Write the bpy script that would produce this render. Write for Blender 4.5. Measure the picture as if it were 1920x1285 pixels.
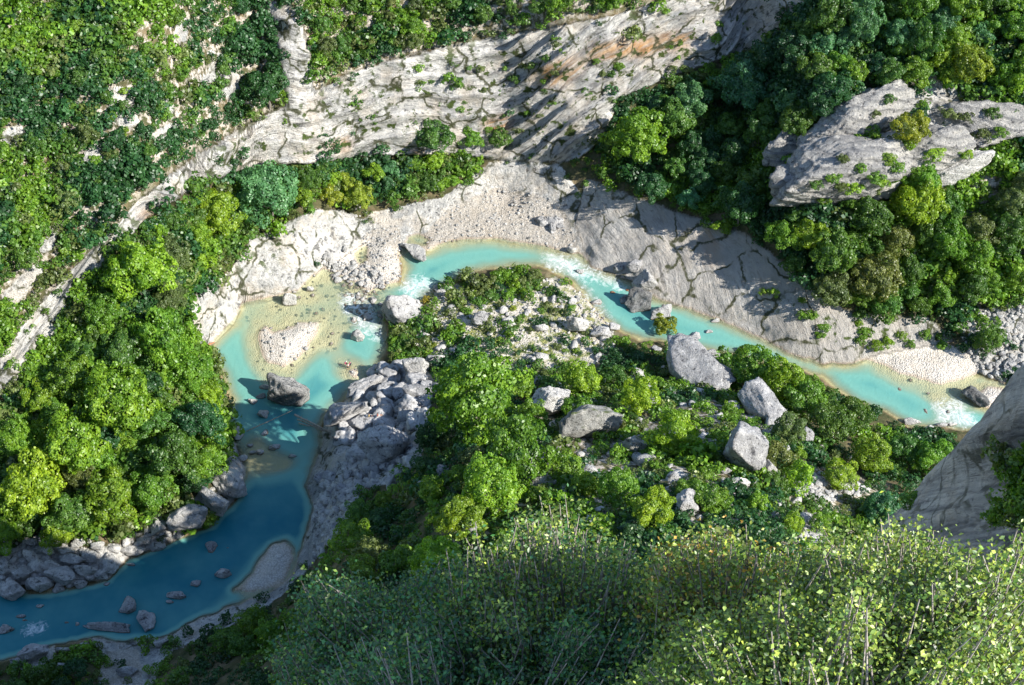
import bpy, math, random
import numpy as np
from mathutils import Vector, Matrix

# ------------------------------------------------------------------ camera, sky, sun
SC = bpy.context.scene
for o in list(bpy.data.objects):
    bpy.data.objects.remove(o)
COL = SC.collection
CAM_H, PITCH, FPX = 200.0, math.radians(48), 50 / 36 * 1920
cam_d = bpy.data.cameras.new('camera'); cam = bpy.data.objects.new('camera', cam_d); COL.objects.link(cam)
cam.location = (0, 0, CAM_H); cam.rotation_euler = (math.radians(90) - PITCH, 0, 0)
cam_d.lens = 50; cam_d.sensor_width = 36; cam_d.clip_start = 0.3; cam_d.clip_end = 3000
SC.camera = cam
SUN_EL, SUN_AZ = math.radians(35), math.radians(-24)      # azimuth from +X, negative = behind the viewer
SUN = Vector((math.cos(SUN_EL) * math.cos(SUN_AZ), math.cos(SUN_EL) * math.sin(SUN_AZ), math.sin(SUN_EL)))
w = bpy.data.worlds.new("World"); SC.world = w; w.use_nodes = True
nt = w.node_tree; bg = nt.nodes['Background']; sky = nt.nodes.new('ShaderNodeTexSky')
sky.sky_type = 'NISHITA'; sky.sun_disc = False; sky.sun_elevation = SUN_EL
sky.sun_rotation = math.atan2(SUN.x, SUN.y)
sky.altitude = 800; sky.air_density = 1.0; sky.dust_density = 0.3; sky.ozone_density = 2.0
nt.links.new(sky.outputs[0], bg.inputs[0]); bg.inputs[1].default_value = 0.132
sl = bpy.data.lights.new('sun', 'SUN'); sl.energy = 4.4; sl.angle = math.radians(0.53); sl.color = (1.0, 0.955, 0.88)
sun = bpy.data.objects.new('sun', sl); COL.objects.link(sun)
sun.rotation_euler = SUN.to_track_quat('Z', 'Y').to_euler(); sun.location = (100, -40, 300)
SC.view_settings.view_transform = 'Standard'; SC.view_settings.look = 'None'
SC.view_settings.exposure = 1.08; SC.view_settings.gamma = 1
SC.cycles.max_bounces = 5; SC.cycles.diffuse_bounces = 3; SC.cycles.transparent_max_bounces = 8
SC.cycles.glossy_bounces = 2; SC.cycles.transmission_bounces = 2
SC.cycles.use_denoising = True

# ------------------------------------------------------------------ projection helpers (photo pixels <-> world)
cP, sP = math.cos(PITCH), math.sin(PITCH)
def project(x, y, z):
    rz = z - CAM_H
    dep = y * cP - rz * sP
    up = y * sP + rz * cP
    dep = np.maximum(dep, 0.5)
    return 960 + x / dep * FPX, 642.5 - up / dep * FPX, dep
def raydir(px, py):
    u = (642.5 - np.asarray(py, float)) / FPX
    return (np.asarray(px, float) - 960) / FPX, cP + u * sP, -sP + u * cP
def at_z(px, py, z):
    dx, dy, dz = raydir(px, py); t = (z - CAM_H) / dz
    return dx * t, dy * t

# ------------------------------------------------------------------ noise
def _hash(ix, iy, iz, seed):
    h = (ix.astype(np.int64) * 374761393 + iy.astype(np.int64) * 668265263 + iz.astype(np.int64) * 2147483647 + seed * 1274126177) & 0xFFFFFFFF
    h = ((h ^ (h >> 13)) * 1274126177) & 0xFFFFFFFF
    h = (h ^ (h >> 16)) & 0xFFFFFFFF
    return h / 2147483648.0 - 1.0
def vnoise(p, seed=0):
    i = np.floor(p); f = p - i; f = f * f * f * (f * (f * 6 - 15) + 10); i = i.astype(np.int64)
    out = 0
    for dx in (0, 1):
        wx = f[:, 0] if dx else 1 - f[:, 0]
        for dy in (0, 1):
            wy = f[:, 1] if dy else 1 - f[:, 1]
            for dz in (0, 1):
                wz = f[:, 2] if dz else 1 - f[:, 2]
                out = out + wx * wy * wz * _hash(i[:, 0] + dx, i[:, 1] + dy, i[:, 2] + dz, seed)
    return out
def fbm(p, octv=4, seed=0, gain=0.5):
    a, s, t = 1.0, 0, 0
    for k in range(octv):
        s = s + a * vnoise(p * (2.03 ** k) + 17.3 * k, seed + k); t += a; a *= gain
    return s / t

# ------------------------------------------------------------------ outlines traced on the photo
RIVER = [(-350,1085),(0,1092),(60,1112),(130,1105),(200,1088),(238,1050),(300,1024),(330,1012),(395,985),(440,938),(460,888),(455,850),(432,812),(426,790),(432,750),(412,700),(388,662),(402,636),(440,600),(456,566),(500,560),(560,546),(582,520),(606,502),(640,520),(690,545),(750,527),(757,500),(748,478),(763,452),(800,470),(830,456),(880,447),(930,447),(1000,458),(1060,472),(1092,478),(1110,500),(1150,517),(1180,524),(1230,560),(1280,575),(1340,597),(1420,630),(1480,662),(1545,682),(1600,682),(1625,673),(1690,703),(1735,714),(1765,724),(1800,712),(1838,700),(1870,714),(1900,724),(2000,735),(2150,745),(2350,800),(2350,900),(2100,870),(1900,830),(1840,812),(1790,806),(1760,804),(1700,800),(1660,775),(1600,752),(1540,708),(1480,688),(1420,682),(1380,668),(1300,655),(1260,650),(1235,642),(1200,640),(1160,622),(1130,602),(1110,572),(1090,550),(1060,522),(1030,507),(1000,500),(930,505),(880,512),(850,532),(800,555),(790,575),(735,570),(722,600),(730,640),(716,680),(702,702),(690,722),(650,745),(612,780),(600,800),(605,830),(590,870),(574,905),(585,950),(576,1000),(562,1040),(548,1078),(520,1105),(450,1130),(350,1170),(300,1198),(240,1202),(170,1197),(100,1212),(40,1227),(0,1240),(-350,1310)]
POOLS = [[(666,478),(678,464),(690,462),(688,485),(676,495)], [(764,446),(782,440),(806,448),(800,462),(778,462)]]
ISLES = [[(550,1028),(547,1058),(532,1088),(506,1104),(462,1114),(440,1106),(474,1078),(488,1046),(514,1022),(534,1016)],[(481,626),(498,611),(515,621),(532,618),(560,606),(598,604),(592,630),(576,655),(556,674),(531,689),(506,681),(490,666),(483,645)],
         [(1828,742),(1850,724),(1880,728),(1900,742),(1890,762),(1850,768),(1832,760)],
         [(700,655),(690,690),(676,700),(668,712),(662,706),(664,692),(676,684)] if False else [(652,694),(664,690),(674,702),(668,712),(658,704)]]
SHALLOW = [[(455,575),(500,555),(560,545),(600,500),(640,480),(690,545),(740,535),(745,570),(700,590),(690,620),(660,625),(640,650),(690,690),(680,720),(640,712),(600,650),(570,690),(545,745),(500,745),(470,700),(462,640)],
           [(1600,670),(1690,700),(1765,720),(1800,710),(1870,714),(1900,724),(1830,742),(1820,770),(1760,790),(1740,760),(1700,735),(1640,700)],
           [(760,452),(930,445),(1060,468),(1110,500),(1090,500),(1050,485),(930,462),(830,472),(800,482)],
           [(430,1122),(468,1068),(498,1028),(530,1010),(556,1020),(560,1060),(540,1095),(480,1124),(350,1165)],
           [(470,790),(520,830),(580,850),(560,890),(480,910),(455,880),(452,850)]]
FOAM = [[(1000,466),(1070,472),(1125,498),(1180,530),(1200,560),(1150,545),(1100,520),(1060,524),(1015,505)],
        [(1070,515),(1105,535),(1155,595),(1165,625),(1125,598),(1088,560)],
        [(748,515),(806,512),(824,546),(780,566),(742,552)],
        [(625,545),(700,540),(710,595),(738,640),(700,642),(655,612),(628,580)],
        [(468,808),(490,820),(506,852),(482,856)],
        [(1740,742),(1800,738),(1840,790),(1850,802),(1790,812),(1750,800)],
        [(40,1165),(95,1160),(100,1185),(30,1200)]]
ROCK = [[(345,600),(360,560),(430,510),(470,450),(520,425),(590,395),(640,395),(700,420),(700,445),(640,485),(600,505),(560,550),(500,565),(455,570),(440,605),(395,650),(365,640)],
        [(690,400),(760,385),(830,370),(880,335),(920,305),(1050,310),(1085,360),(1100,500),(1060,475),(930,450),(760,470),(700,450)],
        [(1110,505),(1080,420),(1100,335),(1180,365),(1260,395),(1330,415),(1400,440),(1470,495),(1540,555),(1600,590),(1740,595),(1790,640),(1640,665),(1600,684),(1540,684),(1480,664),(1340,600),(1230,563),(1180,526)],
        [(-200,800),(-60,730),(0,668),(60,590),(130,512),(195,448),(260,378),(330,320),(420,260),(500,215),(560,190),(650,140),(740,112),(850,84),(1000,58),(1150,30),(1250,0),(1400,-50),(1560,-60),(1500,20),(1420,90),(1280,135),(1160,185),(1130,260),(1080,302),(950,300),(860,290),(760,288),(700,290),(640,300),(540,308),(450,318),(340,365),(280,408),(212,470),(160,545),(92,642),(34,712),(0,748),(-200,870)],
        [(505,0),(560,20),(582,110),(590,200),(540,205),(528,120),(515,60),(500,0)],
        [(385,92),(422,100),(415,150),(350,165),(345,150),(395,135)],[(425,130),(450,140),(462,170),(430,190),(415,170)],
        [(605,800),(650,745),(700,700),(740,688),(800,690),(835,700),(805,760),(790,860),(740,905),(680,915),(645,960),(625,1000),(580,1065),(540,1095),(560,1040),(575,1000),(585,950),(570,905),(590,860)],
        [(0,1045),(70,1000),(150,1030),(230,1020),(300,965),(345,1010),(235,1050),(200,1090),(0,1098),(-300,1090),(-300,1040)],
        [(432,795),(462,850),(464,890),(442,938),(395,972),(345,945),(410,905),(425,850)],
        [(165,1190),(300,1195),(450,1125),(520,1100),(565,1085),(520,1125),(450,1165),(310,1225),(280,1290),(180,1290),(195,1230)],
        [(20,1210),(100,1205),(105,1250),(40,1260)],
        [(1780,590),(1930,560),(2100,600),(2100,745),(1900,724),(1838,700),(1840,650)],
        [(1495,888),(1560,886),(1640,920),(1560,945),(1495,935)],[(1500,960),(1545,970),(1550,1035),(1495,1045)],
        [(58,760),(92,760),(98,850),(58,872)],
        [(195,165),(250,165),(262,240),(212,235)],[(232,0),(265,0),(262,40),(228,45)],[(300,155),(330,165),(325,225),(298,215)],
        [(1750,130),(1920,180),(1900,260),(1840,330),(1740,350),(1700,240)],[(1850,300),(1890,260),(1800,440),(1770,470)]]
LEDGES = [[(70,430),(110,420),(100,470),(60,480)],[(0,250),(40,230),(60,260),(10,290)],[(200,170),(250,165),(262,240),(212,235)],[(120,130),(150,120),(160,160),(125,165)],[(0,560),(60,500),(90,500),(20,590)],[(330,40),(360,30),(350,80),(325,85)],[(150,290),(200,260),(190,310),(150,330)],[(280,250),(340,225),(330,250),(285,275)]]
CRAG = [(1450,345),(1530,245),(1620,165),(1715,172),(1900,195),(1895,250),(1770,345),(1600,388),(1500,380)]
ROCK += LEDGES + [CRAG]
GRAVEL = [ISLES[1], [(640,480),(700,430),(750,425),(752,480),(752,527),(700,545),(640,530),(600,500)],
          [(763,455),(800,436),(830,405),(870,378),(930,352),(1010,365),(1060,395),(1092,478),(1060,474),(1000,460),(930,449),(880,449),(800,474)],
          [(1615,674),(1660,655),(1740,640),(1830,655),(1846,695),(1800,714),(1765,726),(1700,708)],
          [(780,560),(850,535),(930,545),(1050,520),(1100,560),(1150,610),(1150,665),(1090,695),(900,695),(800,665),(765,640),(790,590)],
          ISLES[2], ISLES[3], SHALLOW[0], SHALLOW[1], SHALLOW[3], ISLES[0], [(190,1225),(260,1215),(270,1300),(190,1300)]]
OCHRE = [[(905,225),(945,218),(965,228),(940,250),(905,248)],[(1000,130),(1060,110),(1110,105),(1060,160),(1000,155)],[(1310,430),(1350,420),(1350,500),(1320,490)],
         [(760,265),(790,280),(800,300),(775,300)],[(620,265),(660,255),(650,285),(610,280)],[(1480,385),(1570,375),(1560,395),(1490,398)],[(1100,85),(1300,60),(1290,90),(1110,115)],
         [(210,470),(240,465),(180,560),(150,575)],[(270,400),(300,385),(290,430),(265,440)]]
def poly_mask(px, py, poly):
    p = np.array(poly, float); n = len(p); ins = np.zeros(px.shape, bool)
    x0, x1, y0, y1 = p[:, 0].min(), p[:, 0].max(), p[:, 1].min(), p[:, 1].max()
    sel = (px >= x0) & (px <= x1) & (py >= y0) & (py <= y1)
    qx, qy = px[sel], py[sel]; r = np.zeros(qx.shape, bool)
    for i in range(n):
        ax, ay = p[i]; bx, by = p[(i + 1) % n]
        if ay == by: continue
        c = ((ay > qy) != (by > qy)) & (qx < (bx - ax) * (qy - ay) / (by - ay) + ax)
        r ^= c
    ins[sel] = r
    return ins
MX0, MY0, MST = -420, -260, 4.0
_gx, _gy = np.meshgrid(np.arange(MX0, 2420, MST), np.arange(MY0, 1720, MST))
def blur(a, s):
    k = int(3 * s) + 1; g = np.exp(-0.5 * (np.arange(-k, k + 1) / s) ** 2); g /= g.sum()
    a = np.pad(a, k, mode='edge')
    a = np.apply_along_axis(lambda m: np.convolve(m, g, 'valid'), 0, a)
    return np.apply_along_axis(lambda m: np.convolve(m, g, 'valid'), 1, a)
def mask(polys, s=1.2):
    m = np.zeros(_gx.shape, bool)
    for p in polys: m |= poly_mask(_gx, _gy, p)
    return blur(m.astype(float), s)
def bilin(g, fx, fy):
    fx = np.clip(fx, 0, g.shape[1] - 1.001); fy = np.clip(fy, 0, g.shape[0] - 1.001)
    ix, iy = fx.astype(int), fy.astype(int); u, v = fx - ix, fy - iy
    return (g[iy, ix] * (1 - u) + g[iy, ix + 1] * u) * (1 - v) + (g[iy + 1, ix] * (1 - u) + g[iy + 1, ix + 1] * u) * v
def smp(m, px, py):
    return bilin(m, (px - MX0) / MST, (py - MY0) / MST)
M_ROCK, M_GRAV, M_OCH, M_SHAL, M_FOAM = mask(ROCK, 1.3), mask(GRAVEL, 1.3), mask(OCHRE, 2.0), mask(SHALLOW, 4.0), mask(FOAM, 2.2)
M_CLIFF = mask([ROCK[3], ROCK[4], CRAG], 1.0); M_SLAB = mask([ROCK[2]], 1.0)

# ------------------------------------------------------------------ terrain height
CTRL = []
def col(px, py0, z0, *steps):
    z = z0; x, y = at_z(px, py0, z); CTRL.append((x, y, z))
    for py, sl_ in steps:
        T = math.tan(math.radians(sl_)); dx, dy, dz = raydir(px, py); k = dy / -dz
        pz, pyw = z, y
        z = (z + T * (CAM_H * k - y)) / (1 + T * k)
        x, y = at_z(px, py, z)
        n = 3 if abs(py) > 0 else 2
        for q in (0.5, 1.0):
            CTRL.append((x, pyw + (y - pyw) * q, pz + (z - pz) * q))
col(-280,1080,.3,(1040,25),(900,20),(800,30),(740,60),(600,42),(300,45),(0,45),(-220,45))
col(0,1090,.3,(1040,35),(900,22),(760,20),(690,66),(560,42),(300,45),(0,45),(-220,45))
col(100,1100,.3,(1030,30),(900,15),(720,25),(620,30),(560,62),(400,42),(200,45),(0,45),(-220,45))
col(200,1085,.3,(1020,30),(900,18),(700,25),(530,30),(455,64),(300,42),(150,45),(0,42),(-220,45))
col(300,1022,.3,(960,35),(800,18),(600,22),(425,32),(350,64),(200,45),(0,45),(-220,45))
col(370,990,.3,(920,35),(800,12),(680,0),(600,15),(520,35),(400,25),(340,45),(270,64),(150,42),(0,45),(-220,45))
col(470,560,.3,(500,52),(440,30),(380,20),(320,45),(230,66),(130,40),(0,45),(-220,45))
col(560,542,.3,(470,42),(420,28),(360,20),(310,45),(210,68),(20,55),(-220,45))
col(650,520,.3,(480,4),(430,8),(390,45),(310,38),(230,66),(140,70),(50,45),(-220,45))
col(740,475,.3,(430,4),(390,25),(350,48),(300,42),(270,68),(115,70),(0,45),(-220,42))
col(850,450,.3,(400,5),(370,20),(330,52),(310,30),(275,72),(245,35),(90,70),(0,45),(-220,42))
col(950,446,.3,(370,6),(310,50),(290,64),(250,52),(200,64),(65,70),(-50,50),(-220,42))
col(1050,470,.3,(400,8),(350,42),(300,56),(270,62),(230,60),(50,70),(-50,50),(-220,42))
col(1130,505,.3,(460,32),(400,18),(340,24),(280,28),(200,64),(20,70),(-80,50),(-220,42))
col(1210,548,.3,(480,32),(380,26),(300,18),(220,22),(140,60),(-20,68),(-100,50),(-220,42))
col(1300,580,.3,(500,34),(400,28),(300,16),(200,18),(100,55),(-20,68),(-220,45))
col(1400,622,.3,(560,36),(420,32),(330,14),(200,12),(100,30),(0,55),(-100,65),(-220,45))
col(1500,668,.3,(600,42),(480,36),(400,36),(300,34),(180,28),(80,28),(-20,40),(-220,50))
col(1600,680,.3,(620,35),(520,32),(400,38),(300,42),(200,38),(50,26),(-220,45))
col(1700,706,.3,(650,3),(600,28),(500,35),(400,42),(200,44),(0,34),(-220,40))
col(1800,712,.3,(640,4),(560,30),(400,38),(200,42),(0,38),(-220,40))
col(1900,724,.3,(640,12),(540,30),(400,38),(200,40),(0,38),(-220,40))
col(2120,745,.3,(640,20),(500,35),(200,38),(-220,40))
# the peninsula rises towards the viewer
col(640,752,.4,(800,-22),(870,-12),(950,-28),(1050,-38),(1150,-42),(1285,-36))
col(570,1070,.4,(1120,-32),(1285,-40))
col(720,690,.4,(760,-12),(850,-16),(930,-26),(1000,-30),(1100,-36),(1285,-36))
col(850,540,.4,(600,-5),(680,-2),(720,-32),(850,-31),(950,-26),(1050,-28),(1285,-34))
col(960,505,.4,(560,-6),(680,-2),(720,-26),(850,-33),(950,-28),(1050,-29),(1285,-36))
col(1080,545,.4,(600,-5),(690,-2),(720,-26),(850,-34),(1050,-34),(1285,-36))
col(1200,643,.4,(700,-18),(850,-32),(1050,-32),(1285,-36))
col(1350,662,.4,(700,-24),(850,-34),(1050,-32),(1285,-34))
col(1500,690,.4,(740,-24),(850,-32),(1050,-30),(1285,-32))
col(1650,772,.4,(850,-28),(950,-28),(1050,-28),(1285,-30))
col(1800,808,.4,(900,-26),(1050,-28),(1285,-30))
col(2000,852,.4,(1000,-28),(1285,-30))
col(350,1178,.3,(1230,-25),(1285,-36),(1450,-40))
col(200,1203,.4,(1285,-8),(1450,-35))
col(60,1225,.4,(1285,-14),(1450,-35))
col(-220,1300,.4,(1360,-15),(1450,-35))
CTRL += [(-27, 85, 36), (-27, 66, 64), (-27, 50, 90), (-27, 30, 125), (-27, 16, 160), (-27, 8, 178), (-27, 0, 184)]
for X in (-10, -4, 1, 8, 22, 31):
    CTRL += [(X, 85, 50 if X < 0 else 55), (X, 66, 80 if X < 0 else 84), (X, 50, 105), (X, 30, 138), (X, 16, 166), (X, 11, 179), (X, 6, 184), (X, 0, 186), (X, -25, 188)]
CTRL += [(3.4, 4.4, 188.6), (12, 3, 187)]  # rim bump below the view, added to shade the near thicket's left
CTRL += [(-45,85,30),(-45,66,58),(-45,50,85),(-45,30,122),(-45,12,162),(-45,0,176),(-45,-25,180),(-95,85,16),(-95,50,50),(-95,20,110),(-95,-25,160)]
# the near buttress on the right and the wall it belongs to
CTRL += [(35,84,56),(35,78,66),(34.5,70,80),(34.5,60,94),(35,48,112),(39,83,83),(39.5,79.5,98),(40.5,75,114),(42,71,126),(46,60,131),(52,69,107),(67,67,102),(90,66,101),(108,66,99),
         (122,67,94),(140,67,84),(52,40,145),(100,40,150),(140,40,140),(60,10,176),(120,10,178),(60,-25,186),(120,-25,188),
         (44,84,66),(44,90,45),(67,84,62),(67,95,30),(100,84,60),(100,96,28),(140,86,45),(140,105,15),(100,118,8),(70,118,6)]
CTRL = np.array(CTRL)
def world_poly(poly, z=0.0):
    a = np.array(poly, float); x, y = at_z(a[:, 0], a[:, 1], z); return np.stack([x, y], 1)
W_RIV = [world_poly(RIVER)] + [world_poly(p) for p in POOLS]
W_ISL = [world_poly(p) for p in ISLES]
def resample(P, step):
    out = []
    for i in range(len(P)):
        a, b = P[i], P[(i + 1) % len(P)]; n = max(1, int(np.hypot(*(b - a)) / step))
        out += [a + (b - a) * k / n for k in range(n)]
    return np.array(out)
shore = resample(W_RIV[0], 4.0)
dmin = np.min(np.hypot(CTRL[:, None, 0] - shore[None, :, 0], CTRL[:, None, 1] - shore[None, :, 1]), 0)
shore = shore[dmin > 2.0]
pts = np.vstack([CTRL, np.c_[shore, np.full(len(shore), 0.25)]])
_, ui = np.unique(np.round(pts[:, :2] / 0.8), axis=0, return_index=True); pts = pts[np.sort(ui)]
N = len(pts); D = np.hypot(pts[:, None, 0] - pts[None, :, 0], pts[:, None, 1] - pts[None, :, 1])
A = np.zeros((N + 3, N + 3)); A[:N, :N] = D - 0.6 * np.eye(N); A[:N, N] = 1; A[:N, N + 1:] = pts[:, :2]; A[N, :N] = 1; A[N + 1:, :N] = pts[:, :2].T
SOL = np.linalg.solve(A, np.r_[pts[:, 2], 0, 0, 0])
HX0, HY0, HX1, HY1 = -150, -30, 160, 290
hx, hy = np.meshgrid(np.arange(HX0, HX1 + 1, 1.0), np.arange(HY0, HY1 + 1, 1.0))
q = np.stack([hx.ravel(), hy.ravel()], 1); Hg = np.zeros(len(q))
for i in range(0, len(q), 20000):
    c = q[i:i + 20000]
    Hg[i:i + 20000] = np.hypot(c[:, None, 0] - pts[None, :, 0], c[:, None, 1] - pts[None, :, 1]) @ SOL[:N] + SOL[N] + c @ SOL[N + 1:]
Hg = blur(np.repeat(np.repeat(Hg.reshape(hx.shape), 3, 0), 3, 1), 2.6)      # smooth 1/3 m grid
def inpoly_w(x, y, P): return poly_mask(x, y, [tuple(p) for p in P])
def seg_dist(x, y, P):
    d = np.full(x.shape, 1e9)
    for i in range(len(P)):
        a, b = P[i], P[(i + 1) % len(P)]; ab = b - a; L = ab @ ab + 1e-9
        t = np.clip(((x - a[0]) * ab[0] + (y - a[1]) * ab[1]) / L, 0, 1)
        d = np.minimum(d, np.hypot(x - a[0] - t * ab[0], y - a[1] - t * ab[1]))
    return d
def shore_sd(x, y):                       # + on land, - in the water
    wat = np.zeros(x.shape, bool)
    for P in W_RIV: wat |= inpoly_w(x, y, P)
    for P in W_ISL: wat &= ~inpoly_w(x, y, P)
    d = np.full(x.shape, 1e9)
    for P in W_RIV + W_ISL: d = np.minimum(d, seg_dist(x, y, P))
    return np.where(wat, -d, d)
SG = 0.4
sgx, sgy = np.meshgrid(np.arange(-130, 140, SG), np.arange(85, 235, SG))
SDG = shore_sd(sgx, sgy)
def sd_at(x, y):
    s = bilin(SDG, (x + 130) / SG, (y - 85) / SG)
    n = fbm(np.stack([x * .5, y * .5, x * 0], -1).reshape(-1, 3), 3, 5).reshape(np.shape(x))
    return s + n * 0.55
CRX, CRY = [float(q) for q in at_z(1640, 300, 26)]; CCO, CSI = math.cos(math.radians(18)), math.sin(math.radians(18))     # the ridge under the banded outcrop
def height(x, y):
    x = np.asarray(x, float); y = np.asarray(y, float); sh = x.shape; x = x.ravel(); y = y.ravel()
    h = bilin(Hg, (x - HX0) * 3 + 1, (y - HY0) * 3 + 1)
    uu = (x - CRX) * CCO + (y - CRY) * CSI; vv_ = -(x - CRX) * CSI + (y - CRY) * CCO
    h = h + 7.5 * np.exp(-(uu / 14.5) ** 4 - (vv_ / 5.0) ** 2)
    sd = sd_at(x, y)
    px, py, _ = project(x, y, np.maximum(h, 0))
    shal = np.clip(smp(M_SHAL, px, py) * 1.15, 0, 1)
    land = np.maximum(h, 0.06 + np.minimum(np.maximum(sd, 0) * 0.22, 0.7))
    near = np.clip(sd / 1.6, 0, 1)
    land = (0.05 + 0.2 * np.maximum(sd, 0)) * (1 - near) + land * near
    full = np.minimum(-sd * np.interp(y, [136, 156, 172], [2.4, .6, .42]), np.interp(y, [148, 166], [3.6, 2.6]))  # near reach cut deeper so its water takes on the shaded navy
    dep = full * (1 - shal) + np.minimum(full, 0.22 + 0.03 * -sd + 0.12 * vnoise(np.stack([x * .35, y * .35, x * 0], 1), 3)) * shal
    r = np.where(sd < 0, -np.maximum(dep, 0.02), land)
    return r.reshape(sh)
def hit(px, py, off=0.0):
    """ground point whose copy lifted by OFF is seen at this photo pixel"""
    dx, dy, dz = raydir(px, py); t = np.linspace(105, 330, 1200)
    x, y, z = dx * t, dy * t, CAM_H + dz * t
    below = z - off <= height(x, y)
    k = int(np.argmax(below)) if below.any() else len(t) - 1
    return float(x[k]), float(y[k]), float(height(x[k:k + 1], y[k:k + 1])[0])
def hits(px, py, off):
    px = np.asarray(px, float); py = np.asarray(py, float); off = np.broadcast_to(off, px.shape)
    dx, dy, dz = raydir(px, py); done = np.zeros(px.shape, bool); tr = np.full(px.shape, 330.0)
    for t in np.arange(105, 330, 0.6):
        m = ~done
        if not m.any(): break
        h = height(dx[m] * t, dy[m] * t); b = CAM_H + dz[m] * t - off[m] <= h
        idx = np.where(m)[0][b]; tr[idx] = t; done[idx] = True
    x, y = dx * tr, dy * tr
    return x, y, height(x, y), tr
# ------------------------------------------------------------------ materials
def mat(name):
    m = bpy.data.materials.new(name); m.use_nodes = True; t = m.node_tree
    for n in list(t.nodes):
        if n.type != 'OUTPUT_MATERIAL': t.nodes.remove(n)
    return m, t, t.nodes['Material Output']
class NT:
    def __init__(s, t): s.t = t
    def __call__(s, typ, **kw):
        n = s.t.nodes.new('ShaderNode' + typ)
        for k, v in kw.items(): setattr(n, k, v)
        return n
    def link(s, a, b): s.t.links.new(a, b)
    def attr(s, name): n = s('Attribute'); n.attribute_name = name; return n
    def noise(s, vec, scale, detail=5, rough=.6, dist=0):
        n = s('TexNoise'); n.inputs['Scale'].default_value = scale; n.inputs['Detail'].default_value = detail
        n.inputs['Roughness'].default_value = rough; n.inputs['Distortion'].default_value = dist
        if vec is not None: s.link(vec, n.inputs['Vector'])
        return n.outputs['Fac']
    def ramp(s, fac, stops):
        n = s('ValToRGB'); e = n.color_ramp.elements
        while len(e) < len(stops): e.new(0.5)
        for k, (p, c) in enumerate(stops):
            e[k].position = p; e[k].color = (*c, 1) if isinstance(c, tuple) else (c, c, c, 1)
        s.link(fac, n.inputs[0]); return n.outputs[0]
    def mix(s, fac, a, b, mode='MIX'):
        n = s('Mix'); n.data_type = 'RGBA'; n.blend_type = mode
        for sock, v in ((n.inputs[0], fac), (n.inputs[6], a), (n.inputs[7], b)):
            if isinstance(v, (int, float)): sock.default_value = v
            elif isinstance(v, tuple): sock.default_value = (*v, 1)
            else: s.link(v, sock)
        return n.outputs[2]
    def math(s, op, a, b=0.0, clamp=False):
        n = s('Math', operation=op); n.use_clamp = clamp
        for sock, v in ((n.inputs[0], a), (n.inputs[1], b)):
            if isinstance(v, (int, float)): sock.default_value = v
            else: s.link(v, sock)
        return n.outputs[0]
def rock_color(g, rc, pos, light=(.70, .675, .62), grey=(.42, .415, .395), dark=(.09, .09, .09), sc=1.0):
    big = g.noise(pos, .09 * sc, 4, .6)
    st = g.noise(rc, 1.5 * sc, 8, .68, .3)
    fine = g.noise(rc, 5.0 * sc, 6, .7); iso = g.noise(pos, .8 * sc, 9, .74)
    c = g.mix(g.ramp(big, [(.38, 0.0), (.62, 1.0)]), light, grey)
    c = g.mix(g.ramp(st, [(.50, 0.0), (.58, 0.8), (.7, 1.0)]), c, grey)
    c = g.mix(g.ramp(st, [(.37, 0.9), (.445, 0.0)]), c, dark)
    c = g.mix(g.ramp(fine, [(.36, 0.75), (.46, 0.0)]), c, tuple(.5 * v for v in grey))
    c = g.mix(g.ramp(iso, [(.36, .85), (.425, 0.0)]), c, dark)
    c = g.mix(g.ramp(iso, [(.52, 0.0), (.62, .7)]), c, tuple(min(.8, 1.12 * v) for v in light))
    st = g.math('ADD', g.math('MULTIPLY', st, .8), g.math('MULTIPLY', iso, .75))
    return c, st, fine
def principled(g, out, colr, rough=.9, bump=None, bdist=.3, bstr=1.0, spec=.25):
    p = g('BsdfPrincipled'); p.inputs['Roughness'].default_value = rough; p.inputs['Specular IOR Level'].default_value = spec
    if isinstance(colr, tuple): p.inputs['Base Color'].default_value = (*colr, 1)
    else: g.link(colr, p.inputs['Base Color'])
    if bump is not None:
        b = g('Bump'); b.inputs['Strength'].default_value = bstr; b.inputs['Distance'].default_value = bdist
        g.link(bump, b.inputs['Height']); g.link(b.outputs[0], p.inputs['Normal'])
    g.link(p.outputs[0], out.inputs['Surface']); return p
# terrain
M_TERR, t_, o_ = mat('limestone_and_soil'); g = NT(t_)
pos = g('NewGeometry').outputs['Position']; rc = g.attr('rc').outputs['Vector']
rkc, st, fine = rock_color(g, rc, pos)
och = g.math('MULTIPLY', g.attr('ochre').outputs['Fac'], g.ramp(g.noise(rc, 1.2, 5, .6), [(.35, 0.0), (.55, 1.0)]))
rkc = g.mix(och, rkc, (.46, .24, .08))
warm = g.ramp(g.noise(pos, .22, 4, .6), [(.48, 0.0), (.66, 0.5)])
rkc = g.mix(warm, rkc, (.64, .57, .47), 'MULTIPLY') if False else g.mix(g.math('MULTIPLY', warm, .9), rkc, (.70, .59, .45))
vo = g('TexVoronoi'); vo.inputs['Scale'].default_value = 3.8; g.link(pos, vo.inputs['Vector'])
vo2 = g('TexVoronoi'); vo2.inputs['Scale'].default_value = 1.15; g.link(pos, vo2.inputs['Vector'])
cell = g.ramp(g.math('ADD', g.math('MULTIPLY', g('SeparateColor').outputs[0], 0), 0) if False else vo.outputs['Distance'], [(.0, (.72, .68, .61)), (.45, (.66, .61, .54)), (.68, (.47, .43, .37))])
sepc = g('SeparateColor'); g.link(vo.outputs['Color'], sepc.inputs[0])
grc = g.mix(g.ramp(sepc.outputs[0], [(0.0, .45), (.6, 0.0)]), cell, (.30, .28, .25))
grc = g.mix(g.ramp(g.noise(pos, .35, 4), [(.4, 0.0), (.7, .5)]), grc, (.56, .47, .36))
sn = g.noise(pos, .9, 6, .65)
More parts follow.
